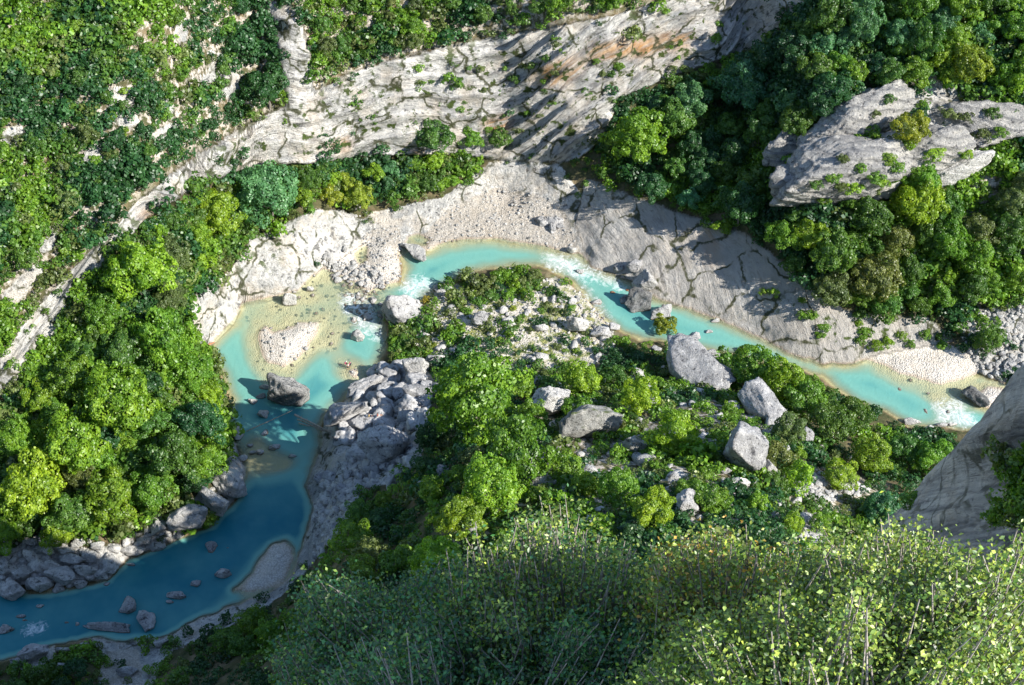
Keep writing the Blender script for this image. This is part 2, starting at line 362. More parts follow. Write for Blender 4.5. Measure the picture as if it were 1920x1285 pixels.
soil = g.ramp(g.noise(pos, .35, 6, .65), [(.3, (.035, .05, .018)), (.5, (.09, .085, .04)), (.68, (.20, .15, .09))])
pale = g.math('MULTIPLY', g.attr('sparse').outputs['Fac'], g.ramp(sn, [(.46, 0.0), (.56, 1.0)]))
soil = g.mix(pale, soil, g.ramp(g.noise(pos, 3, 4), [(.35, (.25, .22, .18)), (.6, (.55, .49, .42))]))
mn = g.math('MULTIPLY', g.math('SUBTRACT', g.noise(pos, .6, 6, .7), .5), 1.3)
def soft(a): return g.ramp(g.math('ADD', g.attr(a).outputs['Fac'], mn), [(.42, 0.0), (.58, 1.0)])
c = g.mix(soft('rock'), soil, rkc)
c = g.mix(soft('gravel'), c, grc)
c = g.mix(g.math('MULTIPLY', g.attr('slab').outputs['Fac'], g.ramp(g.noise(pos, .12, 4), [(.35, .25), (.6, .8)])), c, (.40, .37, .33))
bw = g.math('ADD', g.math('MULTIPLY', g.attr('bedding').outputs['Fac'], .42), g.math('MULTIPLY', g.noise(pos, .10, 5, .6), 3.2))
bl_ = g.ramp(g.math('FRACT', bw), [(.0, 0.0), (.72, 0.0), (.86, 1.0), (.97, 1.0), (1.0, 0.0)])
bl_ = g.math('MULTIPLY', g.math('MULTIPLY', bl_, g.attr('cliffm').outputs['Fac']), g.ramp(g.noise(pos, .16, 4), [(.42, 0.0), (.56, 1.0)]))
c = g.mix(g.math('MULTIPLY', bl_, .62), c, (.15, .145, .135))
grs = g.math('MULTIPLY', g.attr('grassy').outputs['Fac'], g.ramp(g.noise(pos, .5, 6, .7), [(.46, 0.0), (.56, .9)]))
c = g.mix(grs, c, g.ramp(g.noise(pos, 1.5, 4), [(.35, (.10, .14, .03)), (.6, (.27, .27, .07))]))
# green things growing in cracks of the rock
crack = g.math('MULTIPLY', g.attr('crackveg').outputs['Fac'], g.ramp(g.noise(pos, .45, 5, .6), [(.56, 0.0), (.62, 1.0)]))
c = g.mix(crack, c, (.07, .10, .025))
c = g.mix(g.math('MULTIPLY', g.attr('wet').outputs['Fac'], .7), c, (.34, .24, .13))
c = g.mix(g.math('MULTIPLY', g.attr('bed').outputs['Fac'], .75), c, (.68, .47, .27))
ve = g('TexVoronoi'); ve.feature = 'DISTANCE_TO_EDGE'; ve.inputs['Scale'].default_value = .10
wv = g('VectorMath', operation='ADD'); nz = g('TexNoise'); nz.inputs['Scale'].default_value = .25; nz.inputs['Detail'].default_value = 5; g.link(pos, nz.inputs['Vector'])
mv = g('VectorMath', operation='SCALE'); mv.inputs['Scale'].default_value = 5.0; g.link(nz.outputs['Color'], mv.inputs[0]); g.link(pos, wv.inputs[0]); g.link(mv.outputs[0], wv.inputs[1]); g.link(wv.outputs[0], ve.inputs['Vector'])
ck = g.math('MULTIPLY', g.ramp(ve.outputs['Distance'], [(.0, 1.0), (.012, 1.0), (.036, 0.0)]), g.ramp(g.noise(pos, .3, 3), [(.38, 0.0), (.50, 1.0)]))
ckr = g.math('MULTIPLY', ck, g.math('MULTIPLY', g.attr('rock').outputs['Fac'], g.math('SUBTRACT', 1.0, g.attr('gravel').outputs['Fac'], True)))
c = g.mix(g.math('MULTIPLY', ckr, .95), c, (.07, .075, .035))
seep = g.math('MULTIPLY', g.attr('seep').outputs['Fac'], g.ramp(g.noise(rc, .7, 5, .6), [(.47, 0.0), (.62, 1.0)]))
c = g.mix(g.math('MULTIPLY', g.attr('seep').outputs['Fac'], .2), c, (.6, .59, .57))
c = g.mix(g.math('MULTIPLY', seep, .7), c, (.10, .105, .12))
hgt = g.math('ADD', g.math('MULTIPLY', st, 1.0), g.math('MULTIPLY', ckr, -.5)) if False else g.math('ADD', g.math('MULTIPLY', st, 1.0), g.math('MULTIPLY', fine, .35))
hgt = g.math('ADD', g.math('MULTIPLY', hgt, g.attr('rock').outputs['Fac']), g.math('MULTIPLY', vo.outputs['Distance'], g.math('MULTIPLY', g.attr('gravel').outputs['Fac'], -.13)))
hgt = g.math('ADD', hgt, g.math('MULTIPLY', sn, .3))
principled(g, o_, c, .95, hgt, 1.2, 1.0, .15)

# water: silty river, opaque with depth
M_WAT, t_, o_ = mat('river_water'); g = NT(t_); M_WAT.use_transparent_shadow = True
pos = g('NewGeometry').outputs['Position']
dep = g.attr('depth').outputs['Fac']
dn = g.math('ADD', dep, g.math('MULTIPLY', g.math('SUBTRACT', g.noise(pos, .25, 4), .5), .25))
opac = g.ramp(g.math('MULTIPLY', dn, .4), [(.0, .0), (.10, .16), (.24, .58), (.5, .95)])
bodyc = g.ramp(g.math('MULTIPLY', dn, .33), [(.0, (.50, .42, .25)), (.13, (.34, .43, .30)), (.34, (.17, .37, .305)), (.64, (.12, .325, .285)), (.98, (.016, .165, .205))])  # deepest stop also holds the dark tone of the shaded reach
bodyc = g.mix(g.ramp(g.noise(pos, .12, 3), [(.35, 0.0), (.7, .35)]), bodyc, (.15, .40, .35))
fn = g('TexNoise'); fn.inputs['Scale'].default_value = .9; fn.inputs['Detail'].default_value = 8; fn.inputs['Roughness'].default_value = .72; fn.inputs['Distortion'].default_value = 1.2
g.link(pos, fn.inputs['Vector'])
foam = g.ramp(g.math('ADD', g.math('MULTIPLY', g.attr('foam').outputs['Fac'], .34), g.math('MULTIPLY', fn.outputs['Fac'], .8)), [(.61, 0.0), (.82, .9)])
colw = g.mix(foam, bodyc, (.82, .86, .86))
opac = g.math('MAXIMUM', opac, foam)
dif = g('BsdfDiffuse'); g.link(colw, dif.inputs[0]); tr = g('BsdfTransparent'); tr.inputs[0].default_value = (.86, .97, .92, 1)
mx = g('MixShader'); g.link(opac, mx.inputs[0]); g.link(tr.outputs[0], mx.inputs[1]); g.link(dif.outputs[0], mx.inputs[2])
gl = g('BsdfGlossy'); gl.inputs['Roughness'].default_value = .18
bp = g('Bump'); bp.inputs['Strength'].default_value = .5; bp.inputs['Distance'].default_value = .12
g.link(g.math('ADD', g.noise(pos, 1.3, 5, .6, .6), g.math('MULTIPLY', fn.outputs['Fac'], g.math('MULTIPLY', g.attr('foam').outputs['Fac'], 2))), bp.inputs['Height'])
g.link(bp.outputs[0], gl.inputs['Normal']); g.link(bp.outputs[0], dif.inputs['Normal'])
lw = g('LayerWeight'); lw.inputs['Blend'].default_value = .5; g.link(bp.outputs[0], lw.inputs['Normal'])
frf = g.math('ADD', g.math('MULTIPLY', g.math('POWER', lw.outputs['Facing'], 4.0), .5), .02)
mx2 = g('MixShader'); g.link(frf, mx2.inputs[0]); g.link(mx.outputs[0], mx2.inputs[1]); g.link(gl.outputs[0], mx2.inputs[2])
g.link(mx2.outputs[0], o_.inputs['Surface'])

def rock_mat(name, light, grey, dark, moss=0.0, sc=1.0, ochre=0.0):
    m, t, o = mat(name); g = NT(t)
    tc = g('TexCoord').outputs['Object']; oi = g('ObjectInfo').outputs['Random']
    ad = g('VectorMath', operation='ADD'); g.link(tc, ad.inputs[0]); cb = g('CombineXYZ'); g.link(g.math('MULTIPLY', oi, 37), cb.inputs[0]); g.link(cb.outputs[0], ad.inputs[1])
    p = ad.outputs[0]
    c, st, fine = rock_color(g, p, p, light, grey, dark, sc)
    geo = g('NewGeometry'); sx = g('SeparateXYZ'); g.link(geo.outputs['Normal'], sx.inputs[0]); px_ = g('SeparateXYZ'); g.link(geo.outputs['Position'], px_.inputs[0])
    if moss:
        mk = g.math('MULTIPLY', g.ramp(sx.outputs[2], [(.55, 0.0), (.85, 1.0)]), g.ramp(g.noise(p, .7, 5), [(.5, 0.0), (.6, moss)]))
        c = g.mix(mk, c, (.09, .12, .03))
    if name == 'banded_limestone':
        dt = g('VectorMath', operation='DOT_PRODUCT'); g.link(p, dt.inputs[0]); dt.inputs[1].default_value = (.15, .30, .9)
        fr_ = g.math('FRACT', g.math('ADD', g.math('MULTIPLY', dt.outputs['Value'], .62), g.math('MULTIPLY', g.noise(p, .06, 3), 3.0)))
        c = g.mix(g.ramp(fr_, [(.60, 0.0), (.85, .6), (.97, .6), (1.0, 0.0)]), c, (.17, .17, .17))
    if ochre: c = g.mix(g.ramp(g.noise(p, .6, 4), [(.5, 0.0), (.6, ochre)]), c, (.42, .17, .07))
    wet = g.ramp(px_.outputs[2], [(.05, .8), (.24, 0.0)])            # brown tide mark just above the water
    c = g.mix(wet, c, (.17, .11, .055))
    h = g.math('ADD', st, g.math('MULTIPLY', fine, .4))
    principled(g, o, c, .92, h, .9, 1.0, .2); return m
M_RW = rock_mat('pale_limestone', (.69, .665, .61), (.46, .45, .43), (.12, .12, .11), sc=.7)
M_RG = rock_mat('grey_limestone', (.62, .605, .58), (.36, .355, .35), (.07, .07, .075), sc=.7)
M_RD = rock_mat('dark_weathered_limestone', (.52, .51, .48), (.16, .16, .155), (.03, .03, .035))
M_RM = rock_mat('mossy_limestone', (.52, .50, .45), (.30, .30, .28), (.08, .08, .07), moss=.9)
M_RR = rock_mat('reddish_river_stone', (.52, .28, .18), (.40, .16, .09), (.16, .07, .05), ochre=.6)
M_RS = rock_mat('banded_limestone', (.58, .55, .49), (.36, .35, .33), (.07, .07, .075))

def leaf_mat(name, attr_col=False, transl=.35, gloss=.04):
    m, t, o = mat(name); g = NT(t)
    v = g.attr('lv').outputs['Fac']
    base = g.attr('tint').outputs['Color'] if attr_col else g('ObjectInfo').outputs['Color']
    hsv = g('HueSaturation'); g.link(base, hsv.inputs['Color'])
    g.link(g.math('ADD', g.math('MULTIPLY', v, .9), .55), hsv.inputs['Value'])
    g.link(g.math('ADD', g.math('MULTIPLY', g.math('SUBTRACT', v, .5), -.045), .5), hsv.inputs['Hue'])
    d = g('BsdfDiffuse'); tl = g('BsdfTranslucent'); g.link(hsv.outputs[0], d.inputs[0])
    g.link(g.mix(1.0, hsv.outputs[0], (1.25, 1.4, .5), 'MULTIPLY'), tl.inputs[0])
    a = g('MixShader'); a.inputs[0].default_value = transl; g.link(d.outputs[0], a.inputs[1]); g.link(tl.outputs[0], a.inputs[2])
    gl = g('BsdfGlossy'); gl.inputs['Roughness'].default_value = .45
    b = g('MixShader'); b.inputs[0].default_value = gloss; g.link(a.outputs[0], b.inputs[1]); g.link(gl.outputs[0], b.inputs[2])
    g.link(b.outputs[0], o.inputs['Surface']); return m
M_LEAF = leaf_mat('leaves'); M_LEAFS = leaf_mat('undergrowth_leaves', True); M_NLEAF = leaf_mat('near_leaves', True, .28, .06)
M_BARK, t_, o_ = mat('bark'); g = NT(t_)
tc = g('TexCoord').outputs['Object']
principled(g, o_, g.ramp(g.noise(tc, 3, 5), [(.3, (.10, .08, .065)), (.7, (.26, .235, .21))]), .9, g.noise(tc, 8, 4), .05)
M_TWIG, t_, o_ = mat('pale_twig_bark'); g = NT(t_)
principled(g, o_, g.ramp(g.noise(g('TexCoord').outputs['Object'], 9, 4), [(.3, (.16, .13, .11)), (.7, (.42, .38, .34))]), .85)
M_WOOD, t_, o_ = mat('driftwood'); g = NT(t_)
principled(g, o_, g.ramp(g.noise(g('TexCoord').outputs['Object'], 4, 5), [(.3, (.22, .17, .12)), (.7, (.50, .43, .34))]), .85)
def flat_mat(name, c, r=.7):
    m, t, o = mat(name); g = NT(t)
    n = g.noise(g('TexCoord').outputs['Object'], 6, 3)
    principled(g, o, g.mix(g.ramp(n, [(.3, 0.0), (.7, .3)]), c, tuple(.6 * v for v in c)), r); return m

# ------------------------------------------------------------------ mesh helpers
def mesh_np(name, V, F, mats, smooth=False, attrs=None, fattr=None):
    V = np.asarray(V, np.float32); F = np.asarray(F, np.int32); k = F.shape[1]
    me = bpy.data.meshes.new(name)
    me.vertices.add(len(V)); me.vertices.foreach_set('co', V.ravel())
    me.loops.add(F.size); me.loops.foreach_set('vertex_index', F.ravel())
    me.polygons.add(len(F)); me.polygons.foreach_set('loop_start', np.arange(0, F.size, k, dtype=np.int32))
    me.polygons.foreach_set('loop_total', np.full(len(F), k, np.int32))
    if smooth: me.polygons.foreach_set('use_smooth', np.ones(len(F), bool))
    for m in (mats if isinstance(mats, list) else [mats]): me.materials.append(m)
    for nm, (typ, arr) in (attrs or {}).items():
        a = me.attributes.new(nm, typ, 'POINT')
        a.data.foreach_set({'FLOAT': 'value', 'FLOAT_VECTOR': 'vector', 'FLOAT_COLOR': 'color'}[typ], np.asarray(arr, np.float32).ravel())
    me.update(calc_edges=True); me.validate()
    return me
USED = {}
def add(name, data, parent=None, loc=None, rot=None, scale=None):
    o = bpy.data.objects.new(name, data); COL.objects.link(o)
    if parent: o.parent = parent
    if loc is not None: o.location = loc
    if rot is not None: o.rotation_euler = rot
    if scale is not None: o.scale = scale
    return o
def tag(o, label, cat, group=None):
    o['label'] = label; o['category'] = cat
    if group: o['group'] = group
    return o

# ------------------------------------------------------------------ terrain mesh (rows are denser along the far cliff)
cliff_px = [(-280,740,20),(0,715,22),(100,590,24),(200,490,24),(300,385,26),(420,300,30),(560,260,33),(700,215,34),(850,190,36),(1000,160,38),(1150,110,40),(1300,40,42),(1500,-60,44)]
cw = np.array([(*at_z(a, b, z),) for a, b, z in cliff_px])
xs = np.concatenate([np.arange(-128, -2, .40), np.arange(-2, 50, .22), np.arange(50, 140.01, .40)])
cl = np.interp(xs, cw[:, 0], cw[:, 1])
cl = blur(np.tile(cl, (3, 1)), 8)[1]
oy_ = np.arange(-16, 16.1, .5)                                # pull the line onto the steepest part of the real face
hh_ = height(np.repeat(xs[None], len(oy_), 0), cl[None] + oy_[:, None]); wt_ = np.maximum(np.gradient(hh_, axis=0), .01) ** 5 * np.exp(-(oy_[:, None] / 11) ** 2)
cl = blur(np.tile(cl + (wt_ * oy_[:, None]).sum(0) / wt_.sum(0), (3, 1)), 5)[1]
v = [-9.0]
while v[-1] > -175: v.append(v[-1] - (0.42 if v[-1] > -100 else .55))
v = v[::-1] + list(np.arange(-8.85, 12, 0.15)) 
while v[-1] < 62: v.append(v[-1] + 0.42)
v = np.array(v)
TX = np.repeat(xs[None, :], len(v), 0)
v0 = v[:, None]
TY = v0 + cl[None, :]
TY = np.where(v0 < -100, TY - 0.0, TY)
lowlim = -30.0
kk = np.clip((v0 + 100) / (v.min() + 100), 0, 1)           # rows fan out to the straight near edge
TY = np.where(v0 < -100, (1 - kk) * (cl[None, :] - 100) + kk * lowlim, TY)
nr, nc = TX.shape
x, y = TX.ravel(), TY.ravel(); z = height(x, y)
px, py, _d = project(x, y, z)
A_R, A_G = smp(M_ROCK, px, py), smp(M_GRAV, px, py)
near = (y < 92) & ((x > 31) | (y < 8))
slope = None
Z2 = z.reshape(nr, nc)
gyx = np.gradient(Z2, axis=1) / np.gradient(TX, axis=1); gyy = np.gradient(Z2, axis=0) / np.maximum(np.gradient(TY, axis=0), 1e-3)
gyx = gyx - gyy * np.gradient(TY, axis=1) / np.gradient(TX, axis=1)
steep = np.hypot(gyx, gyy).ravel()
nrm = np.stack([-gyx.ravel(), -gyy.ravel(), np.ones(x.size)], 1); nrm /= np.linalg.norm(nrm, axis=1)[:, None]
A_R = np.where(near & (steep > 1.0), 1.0, A_R); A_R = np.maximum(A_R, np.clip((steep - 1.9) * 1.2, 0, .8) * (y < 100))
A_R = np.where(y < 14, .15, A_R); A_G = A_G * (y > 40)
P = np.stack([x, y, z], 1)
dS = np.array([.885, .41, .23]); dS /= np.linalg.norm(dS); nS = np.array([0, 0, 1.]) - dS[2] * dS; nS /= np.linalg.norm(nS); tS = np.cross(dS, nS)
is_cl = smp(M_CLIFF, px, py) > .4; is_sl = smp(M_SLAB, px, py) > .4
warp = 1.3 * fbm(P * .06, 3, 9)
zc = blur(np.tile(height(xs, cl), (3, 1)), 6)[1]
strat = z - np.interp(x, xs, zc) + .12 * (y - np.interp(x, xs, cl))
rcv = P * .55
rcl = np.stack([(P @ dS) * .13, strat * .8 + warp, (y - np.interp(x, xs, cl)) * .22], 1)
ga = np.array([.42, -.9, 0]); ga /= np.linalg.norm(ga); gb = np.array([ga[1], -ga[0], 0])
rsl = np.stack([(P @ ga) * .11, (P @ gb) * .62 + 1.0 * warp, z * .12], 1)
rbt = np.stack([x * .30, y * .75 + z * .42, z * .06 - y * .06], 1)
wb = smp(mask([ROCK[0]], 1), px, py) > .4; rcv[wb] = (P * np.array([.2, .28, .3]))[wb]; rcv[is_cl] = rcl[is_cl]; rcv[is_sl] = rsl[is_sl]; nb = near & (y < 90); rcv[nb] = rbt[nb]
# real relief on the rock: ledges on the cliff, lumps elsewhere
sS = strat + 1.1 * fbm(P * .07, 4, 21)
fq = np.mod(sS / 4.0, 1.0); led = 1.7 * fq ** 2 * (1 - np.clip((fq - .88) / .12, 0, 1)) * (.5 + .8 * np.clip(fbm(P * np.array([.05, .05, .2]), 3, 77) + .5, 0, 1))
amp = np.clip(A_R, 0, 1) * (z > 0.3)
disp = amp * np.where(is_cl, led * np.clip(steep, 0, 1.2) + 1.7 * fbm(P * .12, 3, 31), np.where(smp(mask([ROCK[7]], 2), px, py) > .5, 1.2 * (np.abs(fbm(P * .2, 4, 51)) - .12), np.where(is_sl, .35 * fbm(P * .15, 4, 33) + .18 * fbm(rsl * 2.0, 3, 35), .9 * fbm(P * .2, 4, 37))))
disp = np.where(nb, 2.6 * fbm(rbt * .35, 5, 41), disp) * np.clip((y - 12) / 20, .06, 1)
disp += (1 - amp) * (z > 1.5) * .8 * fbm(P * .18, 4, 43)
fade = np.clip((z - .3) / 1.5, 0, 1)
P2 = P + nrm * (disp * fade)[:, None]
P2[:, 2] = np.where(z > .3, np.maximum(P2[:, 2], .3), P2[:, 2])
wet = np.clip(1 - np.abs(z - .03) / .2, 0, 1) * (z > -.3) 
sparse_poly = [[(-200,760),(0,690),(170,470),(300,330),(560,190),(850,84),(1250,0),(1250,-200),(-300,-200)], [(1700,160),(1920,180),(1920,560),(1780,600),(1740,420)], [(1480,860),(1660,900),(1640,1040),(1480,1040)], [(1000,700),(1500,760),(1500,1040),(900,1040)]]
A_S = smp(mask(sparse_poly, 3), px, py) + .55 * smp(mask([GRAVEL[4]], 3), px, py)
A_CV = np.clip(smp(mask([[(1400,500),(1480,560),(1560,570),(1760,590),(1800,660),(1560,660),(1470,600)], ROCK[3], GRAVEL[4], ROCK[11], [(430,500),(560,400),(640,395),(480,520)]], 3), px, py), 0, 1)
idx = np.arange(nr * nc).reshape(nr, nc)
F = np.stack([idx[:-1, :-1], idx[:-1, 1:], idx[1:, 1:], idx[1:, :-1]], -1).reshape(-1, 4)
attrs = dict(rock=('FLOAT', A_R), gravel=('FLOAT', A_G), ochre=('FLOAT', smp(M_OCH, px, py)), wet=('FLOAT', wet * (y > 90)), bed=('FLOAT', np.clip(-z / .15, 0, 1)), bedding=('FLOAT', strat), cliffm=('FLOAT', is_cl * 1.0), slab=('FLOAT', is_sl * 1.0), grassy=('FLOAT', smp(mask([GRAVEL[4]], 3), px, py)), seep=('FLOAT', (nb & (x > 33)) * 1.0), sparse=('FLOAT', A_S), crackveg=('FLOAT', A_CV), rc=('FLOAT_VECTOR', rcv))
fc = P2[F].mean(1); fpx, fpy, _ = project(fc[:, 0], fc[:, 1], fc[:, 2])
reg = np.zeros(len(F), int)
reg[smp(mask([ROCK[3]], 1), fpx, fpy) > .5] = 1
reg[smp(mask([ROCK[2]], 1), fpx, fpy) > .5] = 2
reg[(fc[:, 0] > 34) & (fc[:, 1] < 88)] = 3
vn = np.zeros_like(P2); e1 = P2[F[:, 1]] - P2[F[:, 0]]; e2 = P2[F[:, 3]] - P2[F[:, 0]]; fnm = np.cross(e1, e2)
for k in range(4): np.add.at(vn, F[:, k], fnm)
vn /= np.linalg.norm(vn, axis=1)[:, None] + 1e-12
for r, nm in enumerate(('terrain', 'limestone_cliff', 'grooved_rock_slope', 'rock_buttress')):
    f = F[reg == r]; u, inv = np.unique(f, return_inverse=True); f = inv.reshape(-1, 4)
    me = mesh_np(nm, P2[u], f, M_TERR, True, {k: (t, np.asarray(a)[u]) for k, (t, a) in attrs.items()})
    me.normals_split_custom_set_from_vertices([tuple(q) for q in vn[u]])
    o = add(nm, me); o['kind'] = 'structure'
# a wide skirt so that nothing ends in a void
# ------------------------------------------------------------------ water
wx, wy = np.meshgrid(np.arange(-128, 140, .5), np.arange(88, 232, .5)); q1, q2 = wx.ravel(), wy.ravel()
wd = -height(q1, q2); ppx, ppy, _ = project(q1, q2, q1 * 0)
wi = np.arange(q1.size).reshape(wx.shape); WF = np.stack([wi[:-1, :-1], wi[:-1, 1:], wi[1:, 1:], wi[1:, :-1]], -1).reshape(-1, 4)
sdw = bilin(SDG, (q1 + 130) / SG, (q2 - 85) / SG)
WF = WF[(sdw[WF].min(1) < 1.5)]
u, inv = np.unique(WF, return_inverse=True)
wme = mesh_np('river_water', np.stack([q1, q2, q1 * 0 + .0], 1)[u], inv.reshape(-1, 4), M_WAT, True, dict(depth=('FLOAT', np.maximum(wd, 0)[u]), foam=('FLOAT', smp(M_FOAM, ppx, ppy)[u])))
wo = add('river_water', wme); wo['kind'] = 'structure'

# ------------------------------------------------------------------ labels for the many repeats
LAND = [("heart-shaped gravel island", 540, 645), ("giant dark mid-river boulder", 545, 757), ("biggest round tree", 890, 745), ("large round white boulder", 361, 990),
        ("striped rock outcrop", 1570, 280), ("orange stain on the cliff", 930, 235), ("right-hand sandy bar", 1735, 680), ("dark round tree", 500, 165),
        ("long slanting grey slab", 1302, 705), ("upright grey blade boulder", 1433, 780), ("grass-grown gravel peninsula", 960, 600), ("white water bend", 1100, 520),
        ("grooved rock slope", 1380, 520), ("two stacked river boulders", 1200, 560), ("smooth white shore rock", 560, 460), ("giant pale rapids boulder", 755, 594),
        ("oblong white boulder", 785, 481), ("broad flat-topped boulder", 722, 860), ("near rock buttress", 1800, 950), ("submerged gravel spit", 510, 1070),
        ("top left corner", 0, 0), ("top right corner", 1920, 0), ("pale scree fan", 1560, 915), ("grey cleft boulder", 1393, 872), ("narrow scree chute", 75, 810),
        ("pale shrubby gully", 560, 90), ("cliff band's left end", 130, 560), ("dark leafy ravine", 1290, 250), ("mossy sloping boulder", 1100, 815), ("tumbled left-edge boulders", 60, 1100),
        ("top middle edge", 900, 20), ("cliff-foot cave shadow", 745, 290), ("bare left-bank point", 440, 900), ("long oval near-shore boulder", 283, 1187),
        ("dark right-hand rapids boulder", 1828, 752), ("right slope's top", 1800, 90), ("bushy left slope", 130, 250), ("leafy right slope", 1700, 480), ("shaded bottom bushes", 400, 1240)]
SEC = ["right of", "upper right of", "above", "upper left of", "left of", "lower left of", "below", "lower right of"]
ORD = ["nearest", "second", "third", "fourth", "fifth", "sixth", "seventh", "eighth", "ninth", "tenth", "eleventh", "twelfth"]
PEND = {}
def want_label(o, kind, look, px, py):
    d = [(math.hypot(px - a, py - b), i) for i, (_n, a, b) in enumerate(LAND)]; dd, i = min(d)
    ang = math.atan2(-(py - LAND[i][2]), px - LAND[i][1]); s = int(round(ang / (math.pi / 4))) % 8
    PEND.setdefault((kind, look, i, s), []).append((dd, o))
def flush_labels():
    for (kind, look, i, s), rows in PEND.items():
        rows.sort(key=lambda r: r[0])
        for k, (dd, o) in enumerate(rows):
            od = ORD[k] if k < len(ORD) else f"{k + 1}th"
            far = "" if len(rows) == 1 else f", {od} one"
            o['label'] = f"{look} {kind}{far} {SEC[s]} the {LAND[i][0]}"
    PEND.clear()

# ------------------------------------------------------------------ boulders
bpy_ico = {}
def ico(sub):
    if sub not in bpy_ico:
        import bmesh
        bm = bmesh.new(); bmesh.ops.create_icosphere(bm, subdivisions=sub, radius=1)
        bpy_ico[sub] = (np.array([v.co[:] for v in bm.verts]), np.array([[v.index for v in f.verts] for f in bm.faces])); bm.free()
    return bpy_ico[sub]
def rock_shape(seed, sub=4, planes=13, sharp=40, rough=.16, flat=None):
    V, F = ico(sub); rs = np.random.RandomState(seed)
    n = rs.normal(size=(planes, 3)); n /= np.linalg.norm(n, axis=1)[:, None]
    d = rs.uniform(.56, 1.0, planes)
    if flat is not None: n = np.vstack([n, flat]); d = np.r_[d, [.6] * len(flat)]
    dots = V @ n.T; inv = np.maximum(dots, 0) / d
    r = 1 / (np.sum(inv ** sharp, 1) ** (1 / sharp) + 1e-6); r = np.minimum(r, 1.25)
    P = V * r[:, None]
    P = P * (1 + rough * fbm(P * 2.2 + seed * 3.1, 5, seed)[:, None] + rough * .35 * np.abs(fbm(P * 6 + seed, 3, seed + 5))[:, None])
    P -= (P.max(0) + P.min(0)) / 2; P /= (P.max(0) - P.min(0)) / 2
    return P, F
NB = 0
def boulder(px, py, w_, h_, m, label=None, tall=.75, rot=0.0, tilt=0.0, seed=None, sub=4, name='boulder', group=None, sink=.16, sharp=40, look=None, rough=.19, sq=1.0):
    """w_, h_: size on the photo in pixels"""
    global NB; NB += 1; seed = seed if seed is not None else NB * 7 + 3
    x, y, z = hit(px, py, 0.0); dep = project(x, y, z)[2]; s = dep / FPX
    wm = w_ * s / 2
    # seen height = depth*sin + height*cos
    hm = h_ * s; tz = tall * min(wm, hm / 2 / .85) ; dy = max(hm / 2 - tz * .62, tz * .55) / .8
    if y and abs(rot) > .01: pass
    z = max(z, -.3 - tz * .2)
    P, F = rock_shape(seed, sub + (1 if max(w_, h_) > 28 and sub < 5 else 0), 13 + seed % 6, max(sharp, 20), rough)
    c, s_ = math.cos(tilt), math.sin(tilt)
    Q = P * np.array([wm, dy, tz]); 
    if rot: cr, sr = math.cos(rot), math.sin(rot); Q = Q @ np.array([[cr, sr, 0], [-sr, cr, 0], [0, 0, 1]])
    if tilt: Q = Q @ np.array([[c, 0, s_], [0, 1, 0], [-s_, 0, c]])
    me = mesh_np(name, Q, F, m, False)
    yb = y + 0.0
    o = add(name, me, loc=(x, yb, z + tz * (1 - 2 * sink)))
    o['category'] = 'boulder'; o['group'] = group or 'boulders along the river'
    if label: o['label'] = label
    else: want_label(o, 'boulder', look or 'pale', px, py)
    return o
R = math.radians
B = boulder
B(785,484,34,66,M_RW,'oblong white boulder lying on the edge of the far gravel bank',.8,R(28),seed=5)
B(755,596,78,66,M_RG,'giant pale grey boulder between the rapids and the grassy gravel',1.0,R(10),seed=12,sub=5)
B(544,568,28,28,M_RW,'white wedge boulder standing in the pool above the gravel island',1.1,seed=17)
B(758,465,16,16,M_RW,'small pale boulder touching the oblong white one',.9,seed=18)
B(582,546,16,15,M_RW,'small pale boulder near the smooth white shore rock',.9)
B(672,648,28,32,M_RW,'pale boulder ringed by foam in the inner channel',1.1,seed=23)
B(545,757,80,60,M_RD,'giant dark mottled boulder in the middle of the pool',1.1,R(-4),seed=31,sub=5,sharp=10)
B(498,734,26,16,M_RW,'low white stone upstream of the giant dark boulder',.7)
B(492,757,20,18,M_RG,'grey stone left of the giant dark boulder',.8)
B(477,767,18,22,M_RW,'white stone with a rusty foot left of the giant dark boulder',.9)
B(497,797,22,24,M_RW,'pale boulder under the thin leaning pole',1.0)
B(500,822,13,22,M_RW,'narrow pale stone in the little cascade'); B(516,844,24,20,M_RW,'white stone at the foot of the little cascade'); B(488,852,16,15,M_RW,'rounded pale stone left of the little cascade foot')
B(549,860,17,13,M_RW,'lone white stone in the green lit water'); B(457,862,18,22,M_RW,'white stone on the tip of the left bank'); B(474,852,14,12,M_RW)
B(470,838,12,14,M_RW); B(448,820,22,36,M_RW,'upright white rock on the left bank beside the cascade',1.0); B(432,915,74,76,M_RW,'bare white rock nose of the left bank',.7,R(-40),seed=44); B(398,945,84,60,M_RW,'white ledge rock at the foot of the left bank',.7,R(-35),seed=46)
B(362,993,82,66,M_RW,"large round white boulder at the edge of the river's shadow",1.0,seed=51,sub=5,sharp=9,sink=.02)
B(300,996,30,46,M_RW,'upright cream boulder left of the large round white one',1.1); B(297,1031,34,32,M_RW,'small pale boulder below the upright cream one'); B(247,1039,58,32,M_RW,'low flat oval boulder on the left shore',.7)
for a in [(32,1130,54,56),(78,1103,42,46),(117,1092,58,38),(46,1084,40,34),(165,1076,42,32),(207,1062,34,48),(22,1100,30,24),(100,1068,36,28),(140,1058,44,30),(75,1070,34,28),(128,1040,30,24),(60,1050,30,26),(170,1050,28,24),(190,1082,26,22),(18,1070,34,30),(92,1040,28,22),(150,1022,24,20),(95,1000,30,24),(215,1035,24,20),(185,1030,24,20),(272,1018,22,18),(60,1020,22,18),(112,1112,22,18),(152,1100,20,18),(20,1040,26,22)]:
    B(a[0], a[1], a[2] * 1.1, a[3] * 1.1, M_RW, look='pale' if a[1] < 1070 else 'shaded pale', tall=.85)
